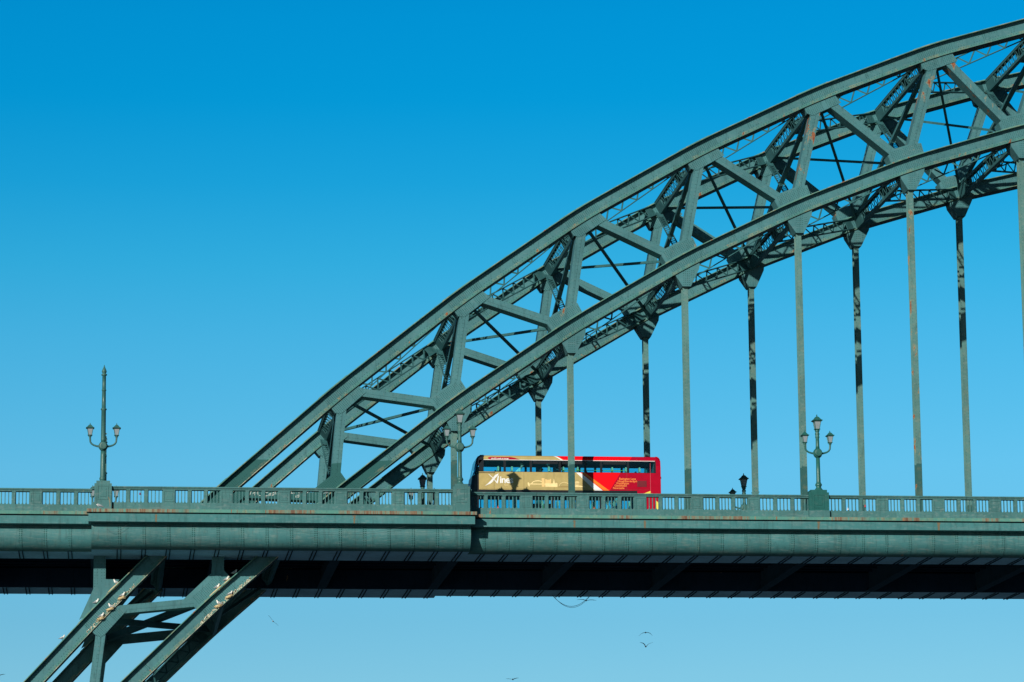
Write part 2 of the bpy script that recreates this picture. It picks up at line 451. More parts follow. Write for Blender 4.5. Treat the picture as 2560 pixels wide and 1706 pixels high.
def lattice(A, Bp, nrm, depth, fw_, name, webs=0.0, bar=.06, step=None, two=.0, parent=None, mat=None):
    """open lattice girder A->B: two flanges set 'depth' apart along nrm, zig-zag lacing between them"""
    A = Vector(A); Bp = Vector(Bp); d = (Bp-A); L = d.length; d.normalize()
    n = Vector(nrm); n = (n-d*n.dot(d)).normalized(); s = d.cross(n)
    mb = MB()
    h = depth/2
    for sg in (1, -1):
        mb.beam(A+n*h*sg, Bp+n*h*sg, fw_, .05, s)
        if fw_ > .2:
            for e in (-1, 1):
                mb.beam(A+n*(h-.07)*sg+s*e*(fw_/2-.02), Bp+n*(h-.07)*sg+s*e*(fw_/2-.02), .025, .12, s)
    step = step or depth*.75
    nseg = max(4, int(round((L-2*webs)/step))); st = (L-2*webs)/nseg
    for off in ((-two, two) if two else (0,)):
        for i in range(nseg):
            a = A+d*(webs+i*st)+s*off; b2 = A+d*(webs+(i+1)*st)+s*off
            if i % 2: a, b2 = a+n*h*.96, b2-n*h*.96
            else: a, b2 = a-n*h*.96, b2+n*h*.96
            mb.beam(a, b2, bar*.35, bar, s)
    if webs:
        for P0, P1 in ((A, A+d*webs), (Bp-d*webs, Bp)):
            mb.beam(P0, P1, max(.03, 2*two+.02), depth, s)
    return part(mb, name, [mat or M_brace], parent)

for rib_y, which in ((0.0, 'near'), (W, 'far')):
    chord(rib_y, UN, 'upper_chord', 'top chord of the %s arch rib' % which)
    chord(rib_y, LN, 'lower_chord', 'bottom chord of the %s arch rib' % which)
    for k in range(-3, 9):
        post(rib_y, k); diagonal(rib_y, k)
        gusset(UN, k, UG, rib_y, True)
        gusset(LN, k, LG, rib_y, False)
    for k in range(1, 9):
        hanger_gusset(rib_y, k); hanger(rib_y, k)
    # spandrel column from the top chord up to the deck
    for k in (-2, -3):
        u = UN[k]
        mb = MB(); y0 = rib_y+.04
        mb.box(u[0]-.34, u[0]+.34, y0, y0+RW-.08, u[1]+.3, -3.45)
        if k == -2:
            mb.prism_xz([(u[0]-.36, -5.4), (u[0]+.34, -4.8), (u[0]+1.1, -4.82), (u[0]+.3, u[1]+.4), (u[0]-1.1, u[1]-.4)], y0-.02, y0)
        for i in range(14):
            for h in (-.26, -.12, .12, .26): mb.rivet(u[0]+h, y0-(.0), u[1]+1.0+i*.16)
        part(mb, 'spandrel_column', [M_rib])
    mb = MB(); l = LN[-1]; x0 = l[0]; y0 = rib_y+.04
    mb.prism_xz([(x0-.34, -3.45), (x0-.34, -4.4), (x0-1.9, -5.9), (x0-1.1, -6.5), (x0+.9, -4.9), (x0+.34, -4.25), (x0+.34, -3.45)], y0, y0+.04)
    part(mb, 'gusset_plate', [M_rib])

y_a = RW; y_b = W
ym = (y_a+y_b)/2
for k in range(-2, 8):
    for nodes, nm, dn in ((UN, 'lateral_strut', -.02), (LN, 'lateral_strut', -.02)):
        if nodes is LN and k == 0: continue
        T, Nn = frame(nodes, k); c = nodes[k]
        if nodes is UN and k == -1: continue
        lattice((c[0], y_a, c[1]), (c[0], y_b, c[1]), (Nn[0], 0, Nn[1]), .78, .34, nm, webs=1.9, bar=.05, step=.42, two=.13)
        # K bracing from the middle of this strut to the next joints
        c2 = nodes[k+1]
        if not (nodes is LN and k == -1) and not (nodes is UN and k == -2):
            for yy in (y_a-.1, y_b+.1):
                lattice((c[0], ym, c[1]), (c2[0]-.25, yy, c2[1]-.1), (Nn[0], 0, Nn[1]), .66, .19, 'lateral_diagonal', webs=.9, bar=.09, step=.62)
    # sway bracing between the ribs
    if k >= 0 or k == -2:
        u = UN[k]; l = LN[k]; l2 = LN[k+1]
        mb = MB(); mb.beam((u[0], y_a, u[1]-.3), (l[0], y_b, l[1]+.3), .24, .22, (1, 0, 0)); part(mb, 'sway_brace', [M_brace])
        lattice((u[0], y_b, u[1]-.3), (l[0], y_a, l[1]+.3), (1, 0, 0), .34, .10, 'sway_brace', webs=1.2, bar=.05, step=.3)
        if k == -2:
            mb = MB(); mb.beam((u[0]+.4, y_a, u[1]-.3), (l2[0], y_b, l2[1]), .34, .4, (0, 0, 1)); mb.beam((u[0], y_b, u[1]), (l2[0]-.25, y_a, l2[1]+.25), .34, .4, (0, 0, 1)); part(mb, 'sway_brace', [M_brace])
        if k >= 0:
            mb = MB(); mb.beam((u[0]+.35, y_a, u[1]-.3), (l2[0], y_b, l2[1]), .15, .14, (0, 0, 1)); part(mb, 'sway_brace', [M_brace])
            mb = MB(); mb.beam((u[0], y_b, u[1]), (l2[0]-.25, y_a, l2[1]+.25), .15, .14, (0, 0, 1)); part(mb, 'sway_brace', [M_brace])

# laterals at mid panel where the ribs dive under the deck
for nodes, ka in ((LN, -1), (UN, -2)):
    a, b2 = nodes[ka], nodes[ka+1]; T = vec2(a, b2); Nn = (-T[1], T[0]); m_ = ((a[0]+b2[0])/2, (a[1]+b2[1])/2)
    lattice((m_[0], y_a, m_[1]), (m_[0], y_b, m_[1]), (Nn[0], 0, Nn[1]), .60, .34, 'lateral_strut', webs=1.2, bar=.05, step=.42, two=.13)
    for yy in (y_a-.1, y_b+.1):
        mb = MB(); mb.beam((a[0], ym, a[1]-.2), (m_[0]-.2, yy, m_[1]-.3), .16, .14, (Nn[0], 0, Nn[1])); part(mb, 'lateral_diagonal', [M_brace])
# pale spray paint scrawls on the level diagonal beside the footway
def scrawl(x0, x1, z0, z1, n, y=.015):
    mb = MB()
    for i in range(n):
        cx = x0+(x1-x0)*(i+random.uniform(.1, .9))/n; cz = random.uniform(z0, z1)
        pts = [(cx, cz)]
        for j in range(4):
            a = random.uniform(0, 2*PI); pts.append((pts[-1][0]+.13*math.cos(a), min(z1+.05, max(z0-.05, pts[-1][1]+.13*math.sin(a)))))
        for p, q in zip(pts, pts[1:]):
            if math.hypot(p[0]-q[0], p[1]-q[1]) > .02:
                mb.beam((p[0], y, p[1]), (q[0], y, q[1]), .008, .028, (0, 1, 0))
    return mb
def droppings(nodes, x0, x1, n):
    mb = MB()
    for i in range(n):
        x = random.uniform(x0, x1)
        k = max(q for q in KS[:-1] if nodes[q][0] <= x); a, b2 = nodes[k], nodes[k+1]; t = (x-a[0])/(b2[0]-a[0])
        zc = a[1]+(b2[1]-a[1])*t; top = random.random() < .35
        z = zc+random.uniform(-.46, -.30)
        if top and nodes is LN: z += .1
        h = random.uniform(.04, .10); w_ = random.uniform(.015, .05); y = -.024 if not top else -.004
        if top: continue
        mb.prism_xz([(x-w_, z-h*.3), (x-w_*.3, z-h), (x+w_*.4, z-h*.9), (x+w_, z), (x+.2*w_, z+h*.3)], y-.004, y)
    return mb
part(droppings(UN, -13.9, -11.3, 170), 'droppings', [M_drop], kind='stuff'); part(droppings(LN, -7.6, -4.8, 190), 'droppings', [M_drop], kind='stuff')
part(scrawl(-5.4, -1.6, -.06, .22, 26), 'graffiti', [M_graf])

# ------------------------------------------------------------------ deck: profile written as distance outward from the rib faces
SECT = [(-46, -13.72, 0.0), (-13.72, 7.3, 1.0), (7.3, 66, 0.0)]
def yof(d, side): return -d if side == 0 else W+RW+d
FD, FZ, FR = 1.57, -2.64, .84      # the bulging girder face: centre distance, centre height, radius
def bulge(p, n=14):
    return [(FD+p+math.cos(math.radians(-25+115*t/n)), FZ-FR*math.sin(math.radians(-25+115*t/n))) for t in range(n+1)]
def poly_side(poly, side):
    P = [(yof(d, side), z) for d, z in poly]
    return P
for side in (0, 1):
    for (x0, x1, p) in SECT:
        f = MB()
        cur = bulge(p)
        prof = [(2.47+p, -1.9), ] + cur + [(-1.5, -3.47), (-1.5, -2.3), (1.0, -2.2), (1.0, -1.9)]
        n = len(prof); P = poly_side(prof, side)
        b = len(f.v)
        f.v += [(x0, q[0], q[1]) for q in P]+[(x1, q[0], q[1]) for q in P]
        f.face([(x0, q[0], q[1]) for q in P], 0); f.face([(x1, q[0], q[1]) for q in P][::-1], 0)
        for i in range(n):
            j = (i+1) % n
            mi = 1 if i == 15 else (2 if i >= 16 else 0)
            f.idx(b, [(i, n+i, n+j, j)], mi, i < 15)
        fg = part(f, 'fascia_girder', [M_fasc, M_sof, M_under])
        # batten seams with rivets
        bt = MB(); cur2 = bulge(p)
        kx = math.ceil((x0+.2)/(B/5)); 
        while kx*B/5 < x1-.1:
            xs = kx*B/5; kx += 1
            for e in (-.06, .06):
                pass
            for (a, c) in zip(cur2, cur2[1:]):
                ya, yc = yof(a[0]+.012, side), yof(c[0]+.012, side)
                bt.face([(xs-.09, ya, a[1]-.008), (xs+.09, ya, a[1]-.008), (xs+.09, yc, c[1]-.008), (xs-.09, yc, c[1]-.008)][::(1 if side else -1)], 0)
            zt = -2.28
            while zt > -3.3:
                dd = FD+p+math.sqrt(max(0, 1-((zt-FZ)/FR)**2))
                for e in (-.055, .055):
                    bt.rivet(xs+e, yof(dd+.014, side), zt, .042, -.032 if side == 0 else .032)
                zt -= .115
            for e in (-.10, .10):
                y0_, y1_ = sorted((yof(1.75+p, side), yof(-1.45, side)))
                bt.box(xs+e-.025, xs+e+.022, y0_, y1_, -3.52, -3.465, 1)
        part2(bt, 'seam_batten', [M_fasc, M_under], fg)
        c = MB(); c.prism_x(poly_side([(3.07+p, -1.68), (3.07+p, -2.12), (2.95+p, -2.14), (2.0+p, -2.14), (2.0+p, -1.68)], side), x0-(.18 if p else -.0), x1+(.18 if p else 0))
        c.box(x0, x1, *sorted((yof(2.9+p, side), yof(2.2+p, side))), -1.68, -1.60)
        part(c, 'cornice', [M_corn])
        c = MB(); c.prism_x(poly_side([(3.19+p, -1.43), (3.19+p, -1.61), (2.5+p, -1.61), (2.5+p, -1.43)], side), x0-(.28 if p else 0), x1+(.28 if p else 0))
        part(c, 'ledge', [M_ledge])
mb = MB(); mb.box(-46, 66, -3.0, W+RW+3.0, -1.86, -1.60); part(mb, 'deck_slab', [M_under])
mb = MB(); mb.box(-46, 66, 1.35, W-.25, -1.60, -1.372); part(mb, 'roadway', [M_asph])
for a, b2 in ((-2.68, 1.35), (W-.25, W+RW+2.68)):
    mb = MB(); mb.box(-46, 66, a, b2, -1.60, -1.25); part(mb, 'footway', [M_foot])
for i in range(9):
    y = 2.4+i*1.4
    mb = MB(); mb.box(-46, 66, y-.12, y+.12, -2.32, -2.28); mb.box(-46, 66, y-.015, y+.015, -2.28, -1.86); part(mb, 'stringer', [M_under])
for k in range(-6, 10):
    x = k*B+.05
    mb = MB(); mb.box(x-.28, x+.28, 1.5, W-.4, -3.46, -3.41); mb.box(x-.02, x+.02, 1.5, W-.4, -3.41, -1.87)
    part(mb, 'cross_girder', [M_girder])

# rust runs below the joints of the near cornice
for x, p in ((17.2, 0), (27.15, 0), (34.1, 0), (.75, 1), (-10.2, 1), (13.2, 0), (-19.6, 0)):
    mb = MB(); z0 = -1.69; f = -(3.07+p)
    for i in range(9):
        zz = z0-.048*i; w_ = .045+random.uniform(-.015, .03)*(1 if i else 2); o_ = random.uniform(-.012, .012)
        mb.box(x-w_+o_, x+w_+o_, f-.004, f, zz-.048, zz)
    part(mb, 'rust_run', [M_run])
# ------------------------------------------------------------------ parapets
def parapet(x0, x1, p, side, piers, peds, label, dropend=False):
    o = (x0, yof(3+p, side), -1.43)
    root = empty('parapet', o, label, 'parapet', 'cast parapets along the two footways')
    def yy(d0, d1): return sorted((yof(d0+p, side), yof(d1+p, side)))
    def bd(mb, name, mats, par=root, **k): return mb.build(name, mats, par, o if par is root else o, **k)
    mb = MB(); mb.box(x0, x1, *yy(2.70, 2.97), -1.43, -1.04)
    bd(mb, 'plinth', [M_par])
    mb = MB(); mb.box(x0, x1, *yy(2.66, 3.07), -.215, -.155); mb.box(x0, x1, *yy(2.70, 3.02), -.262, -.215); mb.box(x0, x1, *yy(2.73, 2.985), -.32, -.262)
    bd(mb, 'handrail', [M_par])
    def pier(x, hw=.34):
        mb = MB(); ya, yb = yy(2.72, 2.965)
        mb.box(x-hw, x+hw, ya, yb, -1.04, -.32)
        fy = yof(2.965+p, side); s = -1 if side == 0 else 1
        for (xa, xb, za, zb) in ((-hw+.05, hw-.05, -.98, -.94), (-hw+.05, hw-.05, -.42, -.38), (-hw+.05, -hw+.09, -.94, -.42), (hw-.09, hw-.05, -.94, -.42)):
            mb.box(x+xa, x+xb, *sorted((fy, fy+s*.02)), za, zb)
        mb.box(x-hw+.16, x+hw-.16, *sorted((fy, fy+s*.016)), -.86, -.50)
        bd(mb, 'panel_pier', [M_par])
    stops = []
    for x in piers: pier(x); stops.append((x-.34, x+.34))
    for x, w_, dark in peds:
        mb = MB(); m_ = M_ped if dark else M_par
        fy = yof(3.18+p, side); by = yof(2.3+p, side); ya, yb = sorted((fy, by)); s = -1 if side == 0 else 1
        zb_ = -1.05 if dark else -1.43
        mb.box(x-w_/2, x+w_/2, ya, yb, zb_, -.02)
        mb.box(x-w_/2+.10, x+w_/2-.10, ya+.03, yb-.03, -.02, .13)
        for (xa, xb, za, zc) in ((-.3, .3, -.92, -.88), (-.3, .3, -.18, -.14), (-.3, -.26, -.88, -.18), (.26, .3, -.88, -.18)):
            mb.box(x+xa, x+xb, *sorted((fy, fy+s*.022)), za, zc)
        mb.box(x-.17, x+.17, *sorted((fy, fy+s*.02)), -.76, -.30)
        bd(mb, 'pedestal', [m_])
        if dark:
            mb = MB(); mb.box(x-w_/2-.02, x+w_/2+.02, ya-.02, yb+.02, -1.43, -1.05); bd(mb, 'pedestal_base', [M_par], rust=.25)
        stops.append((x-w_/2, x+w_/2))
    stops.sort()
    edges = [x0]+[e for s in stops for e in s]+[x1]
    for i in range(0, len(edges), 2):
        a, c = edges[i], edges[i+1]; L = c-a
        if L < .5: continue
        nb = max(1, int(round(L/.905))); pw = .17; ow = (L-pw*(nb-1))/nb
        for j in range(nb):
            xa = a+j*(ow+pw); xb = xa+ow
            if j < nb-1:
                mb = MB(); mb.box(xb, xb+pw, *yy(2.74, 2.955), -1.04, -.32); mb.box(xb-.02, xb+pw+.02, *yy(2.735, 2.97), -.38, -.32); bd(mb, 'parapet_post', [M_par])
            mb = MB(); g = ow/4
            for q in range(5):
                xq = xa+g*q; hw = .025 if 0 < q < 4 else .02
                if q == 0: xq += .02
                if q == 4: xq -= .02
                mb.box(xq-hw, xq+hw, *yy(2.80, 2.87), -1.04, -.32)
            for q in range(5):
                xq = min(max(xa+g*q, xa+.0), xb)
                ya, yb = yy(2.81, 2.86)
                mb.prism_xz([(max(xa, xq-.075), -1.04), (min(xb, xq+.075), -1.04), (xq, -.90)], ya, yb)
            mb.box(xa, xb, *yy(2.79, 2.88), -.35, -.32)
            bd(mb, 'balusters', [M_par])
    return root
left_p = [-16.8-3.39*i for i in range(8)]
mid_p = [-9.5, -6.33, -3.14, .02, 3.2]
right_p = [10.51, 13.73, 16.98, 20.23, 23.48, 30.9, 34.17, 37.47]+[40.8+3.33*i for i in range(8)]
PA = {}
for side, fn in ((0, 'near'), (1, 'far')):
    parapet(-46, -13.72, 0, side, left_p, [], 'green %s parapet left of the tall lamp standard, with narrow barred openings' % fn)
    parapet(-13.72, 7.3, 1, side, mid_p, [(-13.12, .95, False), (6.72, .95, False)],
            'green %s parapet on the projecting bay between the tall lamp standard and the bus' % fn)
    parapet(7.3, 66, 0, side, right_p, [(27.2, 1.15, True)],
            'green %s parapet in front of the bus and on to the right edge' % fn if side == 0 else 'green far parapet behind the bus and on to the right edge')
for side in (0, 1):      # shallow pilaster in the recessed left bay
    pass

# ------------------------------------------------------------------ lamp standards (local coordinates, base at z=0)
def lantern(parent, c, k, mat):
    """square-headed lantern: c = bottom centre, k = scale"""
    mb = MB(); r = 1.13
    mb.lathe([(.10*k, 0), (.13*k, .02*k), (.13*k, .05*k), (.10*k, .07*k)], c, 12)
    # four corner bars of a tapering cage
    for sx in (-1, 1):
        for sy in (-1, 1):
            mb.beam((c[0]+sx*.115*k, c[1]+sy*.115*k, c[2]+.07*k), (c[0]+sx*.19*k, c[1]+sy*.19*k, c[2]+.52*k), .028*k, .028*k, (1, 0, 0))
    mb.lathe([(.17*k*1.3, .0), (.17*k*1.38, .03*k)], (c[0], c[1], c[2]+.05*k), 4, 0, False, PI/4)
    mb.lathe([(.27*k*1.0, .50*k), (.40*k, .55*k), (.41*k, .575*k), (.30*k, .62*k), (.22*k, .69*k), (.14*k, .77*k), (.06*k, .80*k), (.03*k, .83*k), (.045*k, .86*k), (.015*k, .93*k)], c, 4, 0, False, PI/4)
    lan = mb.build('lantern', [mat], parent)
    mb = MB(); mb.lathe([(.145*k, .08*k), (.245*k, .51*k)], c, 4, 0, False, PI/4); mb.build('lamp_glass', [M_glassw], lan)
def column(parent, prof, mat, name='shaft'):
    mb = MB(); mb.lathe(prof, (0, 0, 0), 18); return mb.build(name, [mat], parent)
def arms(parent, zh, mat, reach=.73, lift=.28):
    for s in (-1, 1):
        mb = MB()
        path = [(s*.15, 0, zh), (s*.35, 0, zh+.02), (s*.52, 0, zh+.07), (s*.64, 0, zh+.15), (s*.71, 0, zh+.26), (s*reach, 0, zh+.50), (s*reach, 0, zh+.58)]
        mb.tube(path, [.075, .055, .05, .05, .05, .055, .06], 10)
        mb.lathe([(.06, 0), (.085, .02), (.085, .05), (.05, .07)], (s*reach, 0, zh+.52), 10)
        a = mb.build('arm', [mat], parent)
        lantern(parent, (s*reach, 0, zh+.58), .80, mat)
def hub(parent, zh, r, mat):
    mb = MB()
    mb.lathe([(.10, -1.15*r), (r*.75, -.85*r), (r*1.0, -.45*r), (r*1.04, 0), (r*1.0, .45*r), (r*.75, .8*r), (.12, 1.05*r)], (0, 0, zh), 16)
    # round boss facing the river on both sides
    for s in (-1, 1):
        b = len(mb.v); 
        for (rr, d) in ((r*.8, .7*r), (r*.8, 1.12*r), (r*.6, 1.16*r)):
            for q in range(16): mb.v.append((rr*math.cos(2*PI*q/16), s*d, zh+rr*math.sin(2*PI*q/16)))
        for i in range(2):
            for q in range(16): mb.idx(b, [(i*16+q, i*16+(q+1) % 16, (i+1)*16+(q+1) % 16, (i+1)*16+q)])
        mb.idx(b, [tuple(32+q for q in range(16))])
    return mb.build('hub', [mat], parent)
def lamp3(loc, label, mat, s=1.0):
    r = empty('lamp_standard', loc, label, 'street lamp', 'lamp standards on the parapets')
    column(r, [(.30, 0), (.28, .03), (.20, .10), (.15, .18), (.145, .24), (.18, .29), (.195, .34), (.18, .39), (.145, .44), (.125, .50), (.118, 1.0), (.11, 1.95)], mat)
    hub(r, 2.17, .25, mat)
    column(r, [(.12, 2.40), (.105, 2.6), (.10, 3.02), (.125, 3.08), (.125, 3.12), (.10, 3.16), (.13, 3.25), (.13, 3.30), (.10, 3.36), (.12, 3.42), (.15, 3.47), (.10, 3.50)], mat, 'neck')
    arms(r, 2.15, mat)
    lantern(r, (0, 0, 3.48), 1.0, mat)
    return r
def lamp_tall(loc, label, mat):
    r = empty('tall_lamp_standard', loc, label, 'street lamp', 'lamp standards on the parapets')
    column(r, [(.22, 0), (.20, .06), (.15, .12), (.15, .22), (.18, .27), (.19, .33), (.17, .38), (.15, .42), (.14, 1.6), (.135, 1.85)], mat)
    hub(r, 2.14, .24, mat)
    column(r, [(.12, 2.38), (.135, 2.5), (.125, 4.15), (.165, 4.18), (.165, 4.24), (.115, 4.27), (.105, 5.25), (.13, 5.27), (.13, 5.31), (.105, 5.33), (.10, 6.1), (.15, 6.12), (.16, 6.18), (.10, 6.22), (.10, 6.27), (.135, 6.30), (.13, 6.38), (.08, 6.5), (.03, 6.62), (.012, 6.72)], mat, 'mast')
    arms(r, 2.12, mat)
    mb = MB()
    for z in (2.45, 2.62, 2.8, 1.7): mb.box(.12, .19, -.03, .03, z, z+.08)
    mb.box(.12, .2, -.05, .05, .7, 1.15); mb.build('junction_box', [mat], r)
    return r
yn1, yn0 = -3.74, -2.74
lamp_tall((-13.15, yn1, -.02+.0), 'tallest green post with a spear tip and two lanterns, at the left end', M_lampd)
lamp3((6.68, yn1, .10), 'near three-lantern green lamp standard just left of the bus front', M_lampd)
lamp3((27.28, yn0, .13), 'near three-lantern green lamp standard on the dark pedestal at the right', M_lamp)
yf1, yf0 = W+RW+3.74, W+RW+2.74
lamp_tall((-13.12, yf1, .13), 'far tall lamp standard, two lantern tops just showing beside the left pedestal', M_lampd)
lamp3((6.72, yf1, .13), 'dark three-lantern lamp standard on the far parapet, below the arch foot', M_lampd)
lamp3((27.0, yf0, .15), 'dark three-lantern lamp standard on the far parapet, between the hangers right of the bus', M_lampd)

# ------------------------------------------------------------------ the bus
BX = (13.4, 3.05, -1.5)
BS = 1.00436; BL = (BX[0]*BS+.0545, BX[1]+.85, BX[2]*BS+.1276)
def on_bus(p): return tuple(BL[i]+(p[i]-BX[i])*BS for i in range(3))
bus = empty('double_decker_bus', BL, 'red and gold double-decker bus lettered with its route towns, driving left across the bridge', 'bus')
bus.scale = (BS, BS, BS)
def bpart(mb, name, mats, parent=bus, **k): return mb.build(name, mats, parent, BX, **k)
gold = simple('gold_coachwork', (.455, .36, .145), .4, spec=.3)
white = simple('white_stripe', (.85, .86, .88), .35)
orange = simple('orange_stripe', (.90, .20, .015), .35)
red = simple('bright_red_coachwork', (.86, .002, .010), .4, spec=.15)
dred = simple('crimson_coachwork', (.40, .0015, .022), .4, spec=.12)
black = simple('black_trim', (.012, .014, .018), .3)
yel = simple('yellow_swirl', (.82, .72, .10), .4)
cream = simple('pale_gold_print', (.88, .70, .34), .5)
brown = simple('dark_gold_print', (.36, .25, .08), .5)
otext = simple('orange_lettering', (.90, .24, .05), .5)
grey = simple('saloon_grey_trim', (.16, .17, .18), .7)
rubber = simple('tyre_rubber', (.015, .015, .016), .8)
steel = simple('wheel_silver', (.45, .46, .47), .35, metal=.8)
head = simple('headrest_fabric', (.95, .60, .40), .8)
m_glass, ntg, bgx = newmat('tinted_bus_glass')
ntg.nodes.remove(bgx)
tr = N(ntg, 'ShaderNodeBsdfTransparent'); tr.inputs[0].default_value = (.56, .90, .95, 1)
gl = N(ntg, 'ShaderNodeBsdfGlossy'); gl.inputs['Roughness'].default_value = .02
fr = N(ntg, 'ShaderNodeFresnel'); fr.inputs[0].default_value = 1.45
ms = N(ntg, 'ShaderNodeMixShader'); ntg.links.new(fr.outputs[0], ms.inputs[0]); ntg.links.new(tr.outputs[0], ms.inputs[1]); ntg.links.new(gl.outputs[0], ms.inputs[2])
ntg.links.new(ms.outputs[0], ntg.nodes['Material Output'].inputs[0])
LIV = [gold, white, orange, red, dred, black, yel, grey]
Y0, Y1 = 1.8, 4.3
XF, XR = 8.05, 18.94
def rows(mb, pts, bounds, cols, flip=False):
    """skin rows between successive (y,z) points; bounds are x limits as functions of z"""
    for (ya, za), (yb, zb) in zip(pts, pts[1:]):
        for i, ci in enumerate(cols):
            xa0, xb0 = bounds[i](za), bounds[i+1](za); xa1, xb1 = bounds[i](zb), bounds[i+1](zb)
            q = [(xa0, ya, za), (xb0, ya, za), (xb1, yb, zb), (xa1, yb, zb)]
            mb.face(q[::-1] if flip else q, ci)
def lin(z0, x0, z1, x1): return lambda z: x0+(x1-x0)*(z-z0)/(z1-z0)
def const(v): return lambda z: v
def front(z): return 8.32-.0*z if z < .9 else 8.32
mb = MB()
cove = [(0, 2.47), (0, 2.58), (.03, 2.66), (.09, 2.725), (.19, 2.76), (.5, 2.775)]
for side in (0, 1):
    yy = lambda d: Y0+d if side == 0 else Y1-d
    bnd = [const(8.62), lin(2.77, 12.66, 2.49, 13.13), lin(2.77, 12.80, 2.49, 13.24), lin(2.77, 12.86, 2.49, 13.30), lin(2.77, 17.31, 2.49, 17.12), const(18.66)]
    rows(mb, [(yy(d), z) for d, z in cove], bnd, [0, 1, 2, 3, 4], side == 1)
    bm = [const(8.34), lin(1.78, 13.99, .74, 15.07), lin(1.78, 14.24, .74, 15.53), lin(1.78, 14.30, .74, 15.60), lin(1.78, 14.49, .74, 15.91), lin(1.78, 16.58, .74, 15.94), const(18.94)]
    rows(mb, [(yy(0), .74), (yy(0), 1.78)], bm, [0, 1, 3, 2, 3, 4], side == 1)
    # lower body below the lower deck windows
    wa = [(8.5, 8.34), ]
    def skirt(x0, x1, z0, z1, ci):
        q = [(x0, yy(0), z0), (x1, yy(0), z0), (x1, yy(0), z1), (x0, yy(0), z1)]; mb.face(q if side == 0 else q[::-1], ci)
    skirt(8.2, 10.0, -1.22, -.62, 0); skirt(11.15, 15.0, -1.22, -.62, 0); skirt(10.0, 11.15, -.5, -.62+.0, 5)
    skirt(15.0, 15.35, -1.22, -.62, 1); skirt(15.35, 15.7, -1.22, -.62, 3); skirt(16.85, 18.94, -1.22, -.62, 4); skirt(15.7, 16.85, -.55, -.62, 5)
    skirt(17.55, 18.94, -.62, .74, 4)
    skirt(18.66, 18.94, 1.78, 2.2, 4)
    # black window surrounds
    for (x0, x1, z0, z1) in ((8.34, 17.55, .52, .74), (8.34, 17.55, -.62, -.52), (8.34, 8.62, 1.78, 2.47), (18.54, 18.66, 1.78, 2.47), (8.62, 18.54, 2.45, 2.47), (8.62, 18.54, 1.78, 1.80)):
        skirt(x0, x1, z0, z1, 5)
    for x in (9.84, 11.36, 13.05, 14.53, 15.46, 17.03): skirt(x-.07, x+.07, 1.80, 2.45, 5)
    for x in (9.7, 11.2, 12.6, 14.0, 15.4, 16.6): skirt(x-.06, x+.06, -.52, .52, 5)
    # white pinstripe under the cove
    q = [(8.62, yy(-.006), 2.468), (18.6, yy(-.006), 2.468), (18.6, yy(-.006), 2.495), (8.62, yy(-.006), 2.495)]
    mb.face(q if side == 0 else q[::-1], 1)
# rounded rear: roof, corner and end wall
rear = [(18.66, 2.775), (18.76, 2.755), (18.85, 2.70), (18.91, 2.61), (18.94, 2.48), (18.94, -1.2)]
for (xa, za), (xb, zb) in zip(rear, rear[1:]):
    mb.face([(xa, Y0+.12, za), (xb, Y0+.06, zb), (xb, Y1-.06, zb), (xa, Y1-.12, za)], 4)
    mb.face([(xa, Y0+.12, za), (18.66, Y0, min(za, 2.6)), (18.66, Y0, min(zb, 2.5)), (xb, Y0+.06, zb)][::-1] if zb > 2.4 else [(18.66, Y0, 2.5), (18.94, Y0+.06, 2.48), (18.94, Y0+.06, -1.2), (18.66, Y0, -1.2)][::-1], 4)
mb.face([(18.66, Y0, 1.78), (18.66, Y0, 2.6), (18.85, Y0+.02, 2.55), (18.94, Y0+.04, 2.4), (18.94, Y0+.04, 1.78)], 4)
mb.face([(18.66, Y1, 1.78), (18.66, Y1, 2.6), (18.94, Y1, 2.4), (18.94, Y1, 1.78)], 4)
# roof
mb.face([(8.4, Y0+.5, 2.775), (18.66, Y0+.5, 2.775), (18.66, Y1-.5, 2.775), (8.4, Y1-.5, 2.775)], 3)
mb.face([(18.66, Y0+.12, 2.775), (18.66, Y0+.5, 2.775), (18.66, Y1-.5, 2.775), (18.66, Y1-.12, 2.775)], 4)
body = bpart(mb, 'body', LIV)
# black raked front end
mb = MB()
fp = [(8.42, 2.765), (8.30, 2.70), (8.22, 2.55), (8.14, 2.2), (8.06, 1.8), (7.99, 1.6), (7.93, 1.2), (7.88, .8), (7.84, .3), (7.82, -.4), (7.82, -1.25)]
for (xa, za), (xb, zb) in zip(fp, fp[1:]):
    glassy = (2.6 > za > 1.75) or (.95 > za > -.6)
    if not glassy: mb.face([(xa, Y0+.25, za), (xa, Y1-.25, za), (xb, Y1-.25, zb), (xb, Y0+.25, zb)], 0)
    for yy0, yy1 in ((Y0, Y0+.25), (Y1, Y1-.25)):
        xr0 = 8.62 if za > 2.4 else 8.34; xr1 = 8.62 if zb > 2.4 else 8.34
        c0 = xa+.16; c1 = xb+.16
        if (2.5 > za > 1.75): continue
        mb.face([(xa, yy1, za), (c0, yy0, za), (c1, yy0, zb), (xb, yy1, zb)], 0)
        mb.face([(c0, yy0, za), (xr0, yy0, za), (xr1, yy0, zb), (c1, yy0, zb)], 0)
mb.face([(8.42, Y0+.1, 2.77), (8.62, Y0+.1, 2.775), (8.62, Y1-.1, 2.775), (8.42, Y1-.1, 2.77)], 0)
mb.face([(8.46, Y0, 2.66), (8.62, Y0, 2.68), (8.62, Y0+.2, 2.775), (8.42, Y0+.2, 2.765)], 0)
mb.box(8.30, 9.28, Y0-.012, Y0, 1.70, 1.735)
bpart(mb, 'front_frame', [black])
mb = MB()
